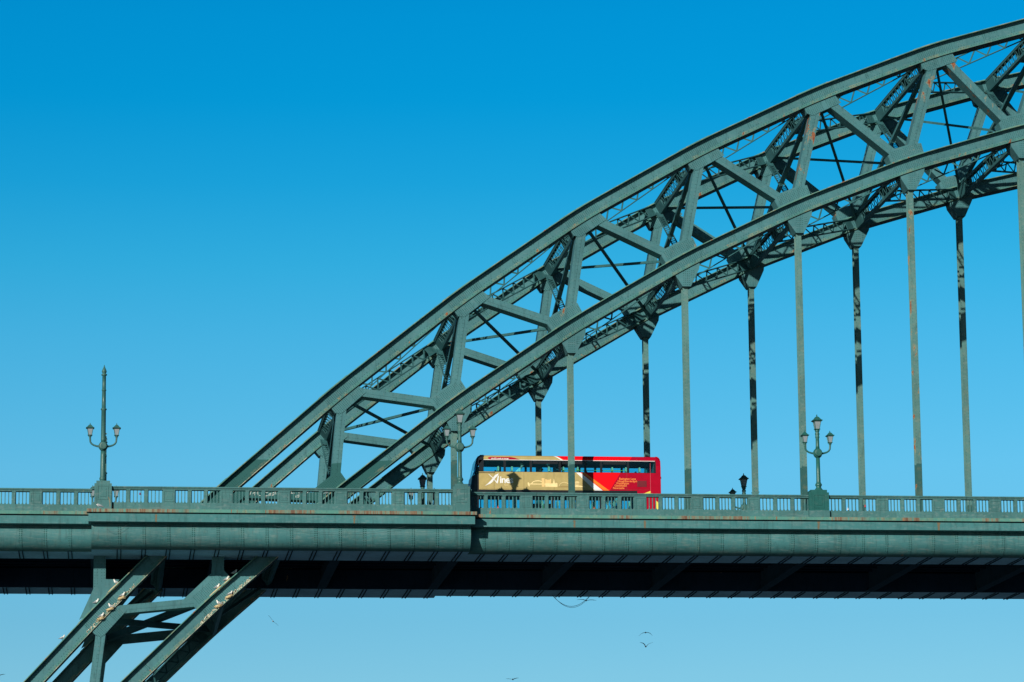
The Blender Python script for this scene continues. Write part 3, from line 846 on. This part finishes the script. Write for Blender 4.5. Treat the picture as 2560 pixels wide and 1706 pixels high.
for (xa, za), (xb, zb) in zip(fp, fp[1:]):
    if (2.6 > za > 1.75) or (.95 > za > -.6):
        mb.face([(xa, Y0+.25, za), (xa, Y1-.25, za), (xb, Y1-.25, zb), (xb, Y0+.25, zb)], 0)
        if 2.5 > za > 1.75:
            for yy0, yy1 in ((Y0, Y0+.25), (Y1, Y1-.25)):
                for j in range(5):
                    def cpt(x, z, t): 
                        a = t*PI/2; return (x+.20*(1-math.cos(a)), yy1+(yy0-yy1)*math.sin(a), z)
                    mb.face([cpt(xa, za, j/5), cpt(xa, za, (j+1)/5), cpt(xb, zb, (j+1)/5), cpt(xb, zb, j/5)], 0, True)
                mb.face([(xa+.20, yy0, za), (8.36, yy0, za), (8.36, yy0, zb), (xb+.20, yy0, zb)], 0)
bpart(mb, 'windscreen', [m_glass])
# side windows
for side in (0, 1):
    ys = Y0+.015 if side == 0 else Y1-.015
    xs = [8.62, 9.84, 11.36, 13.05, 14.53, 15.46, 17.03, 18.54]
    for i, (a, c) in enumerate(zip(xs, xs[1:])):
        mb = MB(); mb.box(a+(.07 if i else 0), c-.07 if c < 18.5 else c, ys-.004, ys+.004, 1.80, 2.45)
        wdw = bpart(mb, 'upper_window', [m_glass])
        if side == 0 and i in (2, 3, 5):
            mb = MB(); mb.box(a+.12, c-.12, ys-.02, ys-.006, 2.26, 2.42); bpart(mb, 'hopper_vent', [black], wdw)
    xs = [8.34, 9.7, 11.2, 12.6, 14.0, 15.4, 16.6, 17.55]
    for i, (a, c) in enumerate(zip(xs, xs[1:])):
        mb = MB(); mb.box(a+.06, c-.06, ys-.004, ys+.004, -.52, .52); bpart(mb, 'lower_window', [m_glass])
# saloon floors, bulkheads and ceilings
mb = MB()
mb.box(8.3, 18.6, Y0+.06, Y1-.06, .76, .92); mb.box(8.6, 18.6, Y0+.1, Y1-.1, 2.50, 2.53); mb.box(8.0, 18.8, Y0+.03, Y1-.03, -1.18, -1.08)
mb.box(17.6, 17.66, Y0+.05, Y1-.05, -1.1, .8); mb.box(18.56, 18.62, Y0+.05, Y1-.05, .9, 2.5)
mb.box(12.95, 13.15, Y0+.9, Y1-.05, .92, 2.5); mb.box(10.4, 10.5, Y0+.05, Y0+1.0, -1.1, .76); mb.box(11.2, 12.9, Y1-.12, Y1-.06, -.6, .3)
bpart(mb, 'saloon', [grey])
mb = MB()
for x in (10.9, 12.2, 15.0, 16.2, 17.3):
    mb.tube([(x, Y0+1.1, -1.1), (x, Y0+1.1, .76)], .02, 6)
mb.tube([(13.1, Y0+.12, 1.93), (16.9, Y0+.12, 1.93)], .018, 6)
mb.tube([(13.9, Y1-.1, 2.02), (16.8, Y1-.1, 2.02)], .018, 6)
bpart(mb, 'handrails', [yel])
def seat(x, y, zf, par=bus):
    mb = MB()
    mb.box(x-.02, x+.42, y, y+.44, zf+.38, zf+.46); mb.box(x+.40, x+.47, y, y+.44, zf+.42, zf+.95); mb.box(x+.08, x+.3, y+.1, y+.34, zf, zf+.38)
    s = bpart(mb, 'seat', [grey])
    mb = MB(); mb.prism_xz([(x+.40, zf+.93), (x+.385, zf+1.16), (x+.41, zf+1.22), (x+.46, zf+1.22), (x+.49, zf+1.16), (x+.49, zf+.93)], y+.06, y+.38)
    bpart(mb, 'headrest', [head], s)
for x in (9.05, 9.85, 12.0, 12.85, 13.68, 15.7, 16.5, 17.3): seat(x, Y0+.12, .92)
for x in (9.05, 10.0, 14.4, 15.9, 17.3): seat(x, Y0+1.6, .92)
for x in (11.6, 12.5, 13.6, 14.6, 15.8, 16.7): seat(x, Y0+.12, -1.08)
# wheels
for x in (10.57, 16.27):
    for yc, s in ((Y0+.02, 1), (Y1-.02, -1)):
        mb = MB(); b = 0; seg = 24
        prof = [(.30, 0), (.46, 0), (.49, .03), (.49, .26), (.46, .28), (.30, .28)]
        b = len(mb.v)
        for (r, d) in prof:
            for q in range(seg): mb.v.append((x+r*math.cos(2*PI*q/seg), yc+s*d, -1.0+r*math.sin(2*PI*q/seg)))
        for i in range(len(prof)-1):
            for q in range(seg): mb.idx(b, [(i*seg+q, i*seg+(q+1) % seg, (i+1)*seg+(q+1) % seg, (i+1)*seg+q)], 0, True)
        wh = bpart(mb, 'wheel', [rubber])
        mb = MB(); b = len(mb.v); prof = [(.02, .02), (.10, .02), (.12, .07), (.26, .09), (.30, .01)]
        for (r, d) in prof:
            for q in range(seg): mb.v.append((x+r*math.cos(2*PI*q/seg), yc+s*d, -1.0+r*math.sin(2*PI*q/seg)))
        for i in range(len(prof)-1):
            for q in range(seg): mb.idx(b, [(i*seg+q, i*seg+(q+1) % seg, (i+1)*seg+(q+1) % seg, (i+1)*seg+q)], 0, True)
        bpart(mb, 'rim', [steel], wh)
# mirror bracket and rear lamp
mb = MB(); mb.tube([(7.95, Y0+.1, .98), (7.75, Y0, 1.02), (7.58, Y0-.05, .98)], .018, 8); mb.tube([(7.95, Y0+.1, .90), (7.6, Y0-.05, .90)], .015, 8)
mb.box(7.52, 7.60, Y0-.12, Y0+.1, .62, .98); bpart(mb, 'wing_mirror', [black])
mb = MB(); mb.box(18.94, 18.99, Y0+.15, Y0+.3, 1.48, 1.6); mb.box(18.94, 18.985, Y0+.15, Y0+.3, -.4, .2); bpart(mb, 'tail_lamp', [red])
mb = MB(); mb.box(17.55, 18.1, Y0-.012, Y0, .97, 1.33)
for i in range(5): mb.box(17.57, 18.08, Y0-.02, Y0-.012, 1.0+i*.065, 1.03+i*.065)
bpart(mb, 'engine_grille', [simple('grille_maroon', (.16, .002, .012), .5)])
mb = MB(); mb.box(18.32, 18.335, Y0-.008, Y0, .5, 2.35); bpart(mb, 'panel_seam', [simple('pale_seam', (.6, .12, .16), .5)])
mb = MB()
for x in (9.22, 10.95, 12.7, 14.35, 16.95): mb.box(x-.006, x+.006, Y0-.0035, Y0, .75, 1.77)
mb.box(8.4, 18.3, Y0-.0035, Y0, .80, .806)
bpart(mb, 'panel_joint', [simple('dark_joint_line', (.10, .06, .03), .8)])  # seam lines in a slightly darker tone than the panels
def ellipse_band(cx, cz, ra, rb, w_, a0, a1, y, n=14):
    P = []; Q = []
    for i in range(n+1):
        a = a0+(a1-a0)*i/n; ww = w_*math.sin(PI*i/n)**.6+.01
        P.append((cx+ra*math.cos(a), cz+rb*math.sin(a))); Q.append((cx+(ra-ww)*math.cos(a), cz+(rb-ww)*math.sin(a)))
    return P, Q
mb = MB()
def decal(poly, mi=0, y=Y0-.005): mb.face([(x, y-.0003*len(mb.f), z) for x, z in poly], mi)   # each print a hair proud of the one before
for (cx, cz, ra, rb, w_, a0, a1) in ((18.02, .32, .42, .22, .20, 1.9, 3.9), (18.25, .42, .6, .18, .16, .3, 2.6), (18.5, -.1, .3, .3, .16, -1.2, 1.2), (18.35, -.3, .5, .3, .14, -1.0, .8)):
    P, Q = ellipse_band(cx, cz, ra, rb, w_, a0, a1, Y0)
    for i in range(len(P)-1): decal([P[i], P[i+1], Q[i+1], Q[i]])
decal([(17.98, .60), (18.32, .74), (18.32, .58), (17.7, .56)])
bpart(mb, 'yellow_swirls', [yel])

def text_part(txt, name, x, z, size, mat, shear=0.0, y=Y0-.007, spacing=1.0, parent=bus, bold=0.0):
    cu = bpy.data.curves.new('lettering_curve', 'FONT'); cu.body = txt; cu.size = size; cu.shear = shear; cu.space_character = spacing
    cu.resolution_u = 3; cu.offset = bold
    to = bpy.data.objects.new('lettering_curve', cu)
    col.objects.link(to)
    bpy.context.view_layer.update()
    me = bpy.data.meshes.new_from_object(to.evaluated_get(bpy.context.evaluated_depsgraph_get()))
    bpy.data.objects.remove(to)
    for v in me.vertices:
        X, Yv = v.co.x, v.co.y
        v.co = (x+X-BX[0], y-BX[1], z+Yv-BX[2])
    me.materials.clear(); me.materials.append(mat)
    o = bpy.data.objects.new(name, me); col.objects.link(o); o.parent = parent
    return o
def q3(zx, zy):   # artwork coordinates of the front half of the side panel
    return (8.02+(1170+zx/14.26-1183)/42.86, 1.78-(1130+zy/14.26-1181)*.02311)
def q7(zx, zy):
    return (8.02+(1300+zx/14.26-1183)/42.86, 1.78-(1130+zy/14.26-1181)*.02311)
mb = MB()
decal([q3(*p) for p in ((585,1245),(700,1150),(830,1010),(950,850),(1085,785),(1060,850),(930,1000),(860,1095),(800,1150),(690,1195))])
decal([q3(*p) for p in ((1050,880),(1095,860),(1055,1120),(1000,1130))])
decal([q3(*p) for p in ((715,812),(735,812),(880,940),(865,955))]); decal([q3(*p) for p in ((915,1010),(935,1000),(1060,1150),(1010,1140))])
bpart(mb, 'logo_cross', [white], body)
p0 = q3(1085, 1125)
text_part('ines', 'logo_lettering', p0[0]+.05, p0[1], .56, white, .0, spacing=.9, bold=.012)
p0 = q3(1275, 1225); text_part('Go', 'operator_lettering', p0[0], p0[1], .16, cream)
p0 = q3(1400, 1222); text_part('North East', 'operator_lettering', p0[0], p0[1]+.02, .07, cream)
# skyline print
mb = MB()
def arc(cx, cz, ra, rb, w_, n=14, mi=0, a0=0, a1=PI):
    for i in range(n):
        t0 = a0+(a1-a0)*i/n; t1 = a0+(a1-a0)*(i+1)/n
        decal([q7(cx+ra*math.cos(t0), cz-rb*math.sin(t0)), q7(cx+(ra-w_)*math.cos(t0), cz-(rb-w_)*math.sin(t0)), q7(cx+(ra-w_)*math.cos(t1), cz-(rb-w_)*math.sin(t1)), q7(cx+ra*math.cos(t1), cz-rb*math.sin(t1))], mi)
arc(620, 1150, 235, 125, 34)
def R(a, b_, c, d, mi=0, y=Y0-.006): decal([q7(a, d), q7(c, d), q7(c, b_), q7(a, b_)], mi, y)
R(320, 1143, 905, 1176)
decal([q7(*p) for p in ((250,1110),(300,1100),(335,1245),(295,1250),(262,1190))])
R(755, 945, 855, 1255, 1, Y0-.008)
R(880, 1000, 1090, 1130, 1); R(880, 975, 930, 1000, 1); R(1040, 975, 1090, 1000, 1)
R(880, 1130, 1315, 1255)
decal([q7(1150,1130), q7(1222,1130), q7(1189,950)]); R(1245, 1110, 1300, 1130)
decal([q7(1330,1265), q7(1780,1265), q7(1760,1240), q7(1650,1210), q7(1500,1225), q7(1330,1250)], 2)
arc(1560, 1230, 190, 150, 16, mi=0)
decal([q7(1900,1200), q7(2010,1180), q7(2190,1215), q7(2330,1255), q7(1900,1255)])
for i in range(5): R(1940+i*32, 1090, 1958+i*32, 1185)
arc(2012, 1092, 85, 40, 40); R(1925, 1085, 2100, 1095)
bpart(mb, 'skyline_print', [cream, simple('peach_print', (.86, .58, .24), .5), brown], body)
mb = MB()
decal([(8.98, 2.50), (8.86, 2.56), (8.90, 2.62), (9.05, 2.64), (10.2, 2.64), (10.42, 2.60), (10.72, 2.50)], 0, Y0-.009)
bpart(mb, 'fare_banner', [dred], body)
text_part('only £25 a week on our app', 'fare_lettering', 9.05, 2.525, .098, white, spacing=.92, y=Y0-.013, bold=.003)
for t, x, z, wd in (('Easington Lane', 16.50, 1.43, .97), ('Houghton-le-Spring', 16.41, 1.29, 1.27), ('Washington', 16.32, 1.16, .75), ('Gateshead', 16.22, 1.03, .70), ('Newcastle', 16.13, .89, .66)):
    o = text_part(t, 'route_lettering', x, z-.05, .165, otext, y=Y0-.008, bold=.004)
    xs_ = [v.co.x for v in o.data.vertices]; a_ = min(xs_); f_ = wd/(max(xs_)-a_)
    for v in o.data.vertices: v.co.x = a_+(v.co.x-a_)*f_

# ------------------------------------------------------------------ people on the bus: one skinned body each
skin_m = simple('skin', (.62, .30, .22), .6); hair_b = simple('brown_hair', (.09, .05, .03), .8); hair_g = simple('grey_hair', (.42, .42, .42), .8)
def person(loc, face, shirt, hairm, label, lean=.1, scale=1.0):
    """seated figure, hips at loc; face=+1 looks along +x, -1 along -x"""
    r = empty('person', on_bus(loc), label, 'person', 'people riding on the bus')
    V = []; E = []; Rr = []
    def add(p, rad, par=None):
        V.append((p[0]*face*scale, p[1]*scale, p[2]*scale)); Rr.append(rad*scale)
        if par is not None: E.append((par, len(V)-1))
        return len(V)-1
    L = lean
    pel = add((0, 0, .08), .135); wst = add((L*.3, 0, .24), .125, pel); ch = add((L*.8, 0, .42), .15, wst); nk0 = add((L*1.1, 0, .54), .085, ch)
    nk = add((L*1.25, 0, .60), .052, nk0); hd = add((L*1.35+.02, 0, .69), .088, nk); hd2 = add((L*1.4+.02, 0, .77), .088, hd); ht = add((L*1.4, 0, .84), .05, hd2)
    nose = add((L*1.4+.115, 0, .725), .014, hd2)
    for s in (-1, 1):
        sh = add((L*1.0, s*.17, .50), .065, ch); el = add((L*.7+.10, s*.23, .27), .045, sh); wr = add((L*.5+.33, s*.18, .22), .03, el); pm = add((L*.5+.40, s*.17, .215), .034, wr)
        for q in range(4):
            k1 = add((L*.5+.445, s*(.17+(q-1.5)*.021), .21), .009, pm); add((L*.5+.475+(.008 if q in (1, 2) else 0), s*(.17+(q-1.5)*.023), .195), .0075, k1)
        add((L*.5+.41, s*.125, .205), .010, pm)
        hp = add((.03, s*.09, .06), .095, pel); kn = add((.44, s*.11, .09), .062, hp); an = add((.46, s*.11, -.32), .042, kn); add((.58, s*.12, -.37), .038, an)
    me = bpy.data.meshes.new('person_body'); me.from_pydata(V, E, [])
    o = bpy.data.objects.new('body', me); col.objects.link(o)
    md = o.modifiers.new('skin', 'SKIN'); md.use_smooth_shade = True
    for i, sv in enumerate(me.skin_vertices[0].data): sv.radius = (Rr[i], Rr[i]); sv.use_root = (i == 0)
    sd = o.modifiers.new('sub', 'SUBSURF'); sd.levels = 1; sd.render_levels = 1
    bpy.context.view_layer.update()
    m2 = bpy.data.meshes.new_from_object(o.evaluated_get(bpy.context.evaluated_depsgraph_get()))
    bpy.data.objects.remove(o)
    m2.materials.clear()
    for m_ in (skin_m, shirt, grey): m2.materials.append(m_)
    for p in m2.polygons:
        z = p.center.z/scale; x = p.center.x*face/scale; p.use_smooth = True
        p.material_index = 0 if (z > .575 or (x > L*.5+.30 and .12 < z < .3)) else (2 if z < .16 else 1)
    o = bpy.data.objects.new('body', m2); col.objects.link(o); o.parent = r
    mb = MB(); mb.lathe([(.105, -.03), (.112, .02), (.10, .07), (.06, .105), (.01, .115)], ((L*1.4-.012)*face, 0, .78), 14)
    h_ = mb.build('hair', [hairm], r); h_.scale = (scale,)*3
    mb = MB()
    for s in (-1, 1):
        mb.lathe([(.004, -.008), (.010, 0), (.004, .008)], ((L*1.4+.092)*face, s*.032, .757), 8)
    mb.beam(((L*1.4+.092)*face, -.022, .695), ((L*1.4+.092)*face, .022, .695), .008, .006, (1, 0, 0))
    f_ = mb.build('face_features', [hair_b], r); f_.scale = (scale,)*3
    return r
sh_w = simple('pale_shirt', (.92, .82, .82), .8); sh_d = simple('dark_jacket', (.03, .035, .05), .8)
person((10.42, Y0+.42, 1.50), 1, sh_w, hair_b, 'person in a pale shirt leaning towards the right in the second upper deck window', .34, 1.0)
person((12.62, Y0+.40, 1.54), -1, sh_w, hair_g, 'grey-haired person in a bright white shirt in the third upper deck window', .15, .95)
person((12.22, Y0+.95, 1.36), -1, sh_d, hair_b, 'person in a dark jacket beside the bright white shirt', .1, .9)
person((13.2, Y0+.40, 1.32), 1, sh_d, hair_g, 'fair-haired person in dark clothes, last of the group before the near hanger', .05, .92)

sh_p = simple('plum_top', (.30, .08, .16), .8)
person((15.98, Y0+.34, -.62), -1, sh_w, hair_b, 'person in a pale top on the lower deck, leftmost of three behind the railing', .1, .95)
person((16.30, Y0+.80, -.58), -1, sh_p, hair_b, 'person in a plum top on the lower deck, behind the pale top', .1, .95)
person((16.55, Y0+.34, -.52), -1, sh_d, hair_g, 'fair-haired person on the lower deck, rightmost of the three seen through the railing', .1, 1.0)
# ------------------------------------------------------------------ birds
bw = simple('white_plumage', (.80, .80, .78), .8); bgr = simple('grey_wing', (.25, .28, .32), .8); bbk = simple('dark_wing_tip', (.03, .03, .035), .8); straw = simple('nest_straw', (.56, .44, .25), .9)
by_ = simple('yellow_bill', (.6, .5, .12), .6)
def flying(loc, roll_, yaw_, wl, wr, label, dark=False, span=1.05):
    span *= 1.15
    r = empty('flying_gull', loc, label, 'gull', 'gulls flying under the bridge')
    mb = MB(); mb.tube([(-.22, 0, .0), (-.15, 0, .005), (-.05, 0, .0), (.06, 0, 0), (.13, 0, .02), (.17, 0, .025), (.20, 0, .02)], [.012, .04, .062, .06, .042, .036, .01], 10)
    mb.build('body', [bbk if dark else bw], r)
    for s, (a1, a2) in ((-1, wl), (1, wr)):
        mb = MB(); pts = []
        y = .03; z = .01
        st = [(0, .10, 0), ]
        segs = [(.0, .13, .0), (.16*span, .15, a1), (.30*span, .125, (a1+a2)/2), (.42*span, .075, a2), (.50*span, .018, a2)]
        prev = 0; P = []
        for (d, c, a) in segs:
            dd = d-prev; y += dd*math.cos(a); z += dd*math.sin(a); prev = d
            P.append((y, z, c, d))
        for (ya, za, ca, da), (yb, zb, cb, db) in zip(P, P[1:]):
            for dz, fl in ((.016, 1), (-.014, -1)):
                q = [(ca*.6-da*.25, s*ya, za+dz), (-ca-da*.25, s*ya, za+dz*.3), (-cb-db*.25, s*yb, zb+dz*.3), (cb*.6-db*.25, s*yb, zb+dz)]
                mb.face(q if fl*s > 0 else q[::-1], 1 if db > .46*span else 0)
        mb.build('wing', [bbk if dark else bgr, bbk], r)
    mb = MB(); mb.face([(-.18, -.025, .008), (-.18, .025, .008), (-.32, .06, 0), (-.32, -.06, 0)]); mb.build('tail', [bw], r)
    r.rotation_euler = (roll_, 0, yaw_)
    return r
R_ = math.radians
flying((1.56, 110, 5.47), R_(50), R_(80), (.25, .1), (.1, .0), 'pale gull with long raised wings gliding steeply banked, right of the arch leg')
flying((29.48, 110, 7.45), R_(10), R_(88), (.35, .0), (.1, -.35), 'gull with a wide thin wingspan just below the hanging cable', True, 1.5)
flying((34.79, 110, 4.61), R_(-6), R_(84), (-.2, -.95), (-.1, -.65), 'dark gull with drooping arched wings, upper of the two on the right', True, 1.2)
flying((34.79, 110, 3.35), R_(4), R_(96), (.95, .35), (.95, .1), 'dark gull with raised wings in a V, lower of the two on the right', True, 1.2)
flying((22.82, 110, .40), R_(0), R_(70), (.3, .1), (.2, .0), 'tiny distant gull at the bottom edge of the picture', True, .95)
flying((-22.3, 110, .60), R_(-12), R_(80), (.1, -.1), (.1, -.3), 'dark wing tip of a gull cut off by the left edge', True, 1.05)

def perched(loc, yaw_, label, s=1.0):
    r = empty('perched_kittiwake', loc, label, 'gull', 'kittiwakes roosting on the steelwork')
    mb = MB(); mb.tube([(-.17, 0, .09), (-.10, 0, .12), (0, 0, .15), (.08, 0, .19), (.115, 0, .25), (.13, 0, .30), (.145, 0, .325), (.15, 0, .34)], [.012, .05, .078, .07, .045, .043, .035, .01], 10)
    mb.build('body', [bw], r)
    for q in (-1, 1):
        mb = MB(); mb.tube([(.07, q*.055, .19), (0, q*.072, .155), (-.10, q*.055, .12), (-.24, q*.015, .085)], [.02, .045, .035, .006], 8, 0, (.35, 1.0)); mb.build('wing', [bgr], r)
        mb = MB(); mb.tube([(.0, q*.025, .09), (.005, q*.025, .0)], .008, 6); mb.build('leg', [bbk], r)
    mb = MB(); mb.tube([(.165, 0, .31), (.215, 0, .295)], [.013, .003], 6); mb.build('bill', [by_], r)
    r.rotation_euler = (0, 0, yaw_); r.scale = (s, s, s)
    return r
def nest(loc, label, s=1.0):
    mb = MB(); x0, y0, z0 = 0, 0, 0
    mb.lathe([(.06, -.02), (.15, .0), (.20, .06), (.205, .12), (.17, .15), (.12, .12), (.05, .10)], (0, 0, 0), 14)
    for i in range(70):
        a = random.uniform(0, 2*PI); rr = random.uniform(.12, .2); z = random.uniform(0, .15); t = a+random.uniform(-.9, .9)+PI/2
        p = Vector((rr*math.cos(a), rr*math.sin(a), z)); d = Vector((math.cos(t), math.sin(t), random.uniform(-.5, .2)))*random.uniform(.06, .14)
        mb.beam(p, p+d, .012, .012, (0, 0, 1))
    o = mb.build('bird_nest', [straw]); o.location = loc; o.scale = (s, s, s)
    tag(o, label, 'nest', 'kittiwake nests on the arch leg'); return o
# heights of the two ledges of a chord at a given x
def ledge_z(nodes, x, n):
    for k in KS[:-1]:
        a, b2 = nodes[k], nodes[k+1]
        if a[0] <= x <= b2[0]:
            t = (x-a[0])/(b2[0]-a[0]); d = vec2(a, b2)
            return a[1]+(b2[1]-a[1])*t + n/d[0]
nlab = {('left', -12.35): 'broad heap of nest straw on top of the left arch leg',
        ('left', -12.0): 'highest straw nest on the lower edge of the left leg',
        ('left', -12.62): 'middle straw nest on the lower edge of the left leg',
        ('left', -13.15): 'lowest straw nest on the lower edge of the left leg',
        ('right', -6.72): 'lower heap of nest straw on top of the right leg',
        ('right', -6.2): 'upper heap of nest straw on top of the right leg',
        ('right', -6.0): 'upper straw nest on the lower edge of the right leg',
        ('right', -6.6): 'lower straw nest on the lower edge of the right leg'}
for nodes, nm, items in (
    (UN, 'left', [(-12.35, 'hi', 'standing at the straw heap on top of the left leg', 1), (-13.45, 'hi', 'alone on top of the left leg below the straw heap', 0),
           (-15.3, 'hi', 'lowest on top of the left leg, against the sky', 0),
           (-12.0, 'lo', 'sitting in the highest nest on the lower edge of the left leg', 1), (-12.62, 'lo', 'in the middle nest on the lower edge of the left leg', 1),
           (-13.15, 'lo', 'in the lowest nest on the lower edge of the left leg', 1)]),
    (LN, 'right', [(-6.72, 'hi', 'standing left of the straw heap on top of the right leg', 1), (-5.75, 'hi', 'in the deck shade on top of the right leg', 0), (-6.2, 'hi', 'half shaded beside the straw heap on top of the right leg', 1),
           (-6.0, 'lo', 'in the upper nest on the lower edge of the right leg', 1), (-6.6, 'lo', 'in the lower nest on the lower edge of the right leg', 1)])):
    for x, h, lab, nst in items:
        if h == 'hi': z = ledge_z(nodes, x, HC+.085); y = -.08
        else: z = ledge_z(nodes, x, -HC)+.02; y = -.12
        if nst:
            nn_ = nest((x, y+.02, z+.0), nlab[(nm, x)], (.85 if h == 'lo' else 1.0))
            if h == 'hi': nn_.location.z -= .16; nn_.scale = (2.3, 1.0, .8); nn_.rotation_euler = (0, -.74, 0)
            else: nn_.scale = (1.05, .8, .9); nn_.rotation_euler = (0, -.35, 0)
            z += .09 if h == 'lo' else .0
        perched((x+.02, y, z), random.choice((.3, 2.8, -.4, 3.4)), 'white kittiwake ' + lab, .92)
perched((-13.35, -4.12, -1.43), 2.9, 'white kittiwake resting on the ledge under the tall lamp standard', 1.25)
perched((-.55, -.05, ledge_z(LN, -.55, HC+.085)), .4, 'white kittiwake on the arch foot above the parapet, left of the post', .9)

# ------------------------------------------------------------------ loose cables
m_cab = simple('black_cable', (.05, .09, .10), .7)
def sag(A, Bp, drop, n=18):
    A = Vector(A); Bp = Vector(Bp); out = []
    for i in range(n+1):
        t = i/n; p = A.lerp(Bp, t); p.z -= drop*4*t*(1-t); out.append(tuple(p))
    return out
mb = MB(); mb.tube(sag((14.4, 17, -3.4), (16.95, 17, -3.35), .80), .014, 6); mb.tube(sag((14.45, 17, -3.4), (17.0, 17, -3.3), .90), .012, 6)
tag(mb.build('cable', [m_cab]), 'thin pair of cables hanging in a loop under the deck, below the bus', 'cable')
mb = MB(); mb.tube(sag((-12.9, -3.78, -2.5), (-11.8, -3.78, -2.25), .28), .007, 6)
tag(mb.build('cable', [m_cab]), 'short sagging cable on the curved girder near the left end of the projecting bay', 'cable')
mb = MB(); mb.tube(sag((-3.8, -3.76, -2.22), (3.8, -3.76, -2.2), .42, 30), .005, 6)
tag(mb.build('cable', [m_cab]), 'long slack cable drooping along the middle of the curved girder', 'cable')

# padlocks clipped to the balusters
for i, (x, z, c, lab) in enumerate(((8.9, -1.0, (.6, .1, .1), 'small red padlock at the bar foot right of the bus front'), (14.35, -1.0, (.4, .12, .06), 'rusty padlock hanging low under the middle of the bus'),
     (28.9, -.93, (.7, .7, .72), 'silver padlock right of the dark pedestal'), (29.9, -.75, (.5, .06, .08), 'dark red padlock right of the dark pedestal'), (-11.1, -.55, (.15, .02, .1), 'dark purple padlock right of the tall lamp'), (-9.95+.6, -.8, (.03, .04, .1), 'navy padlock on the bars two openings right of the tall lamp'))):
    d = 2.9 if x > 7.3 else 3.9
    mb = MB(); mb.box(-.04, .04, -.02, .02, -.05, .03); mb.tube([(-.025, 0, .03), (-.025, 0, .07), (0, 0, .09), (.025, 0, .07), (.025, 0, .03)], .008, 6)
    o = mb.build('padlock', [simple('padlock_finish', c, .4)]); o.location = (x, -d, z); tag(o, lab, 'padlock', 'padlocks on the near parapet')
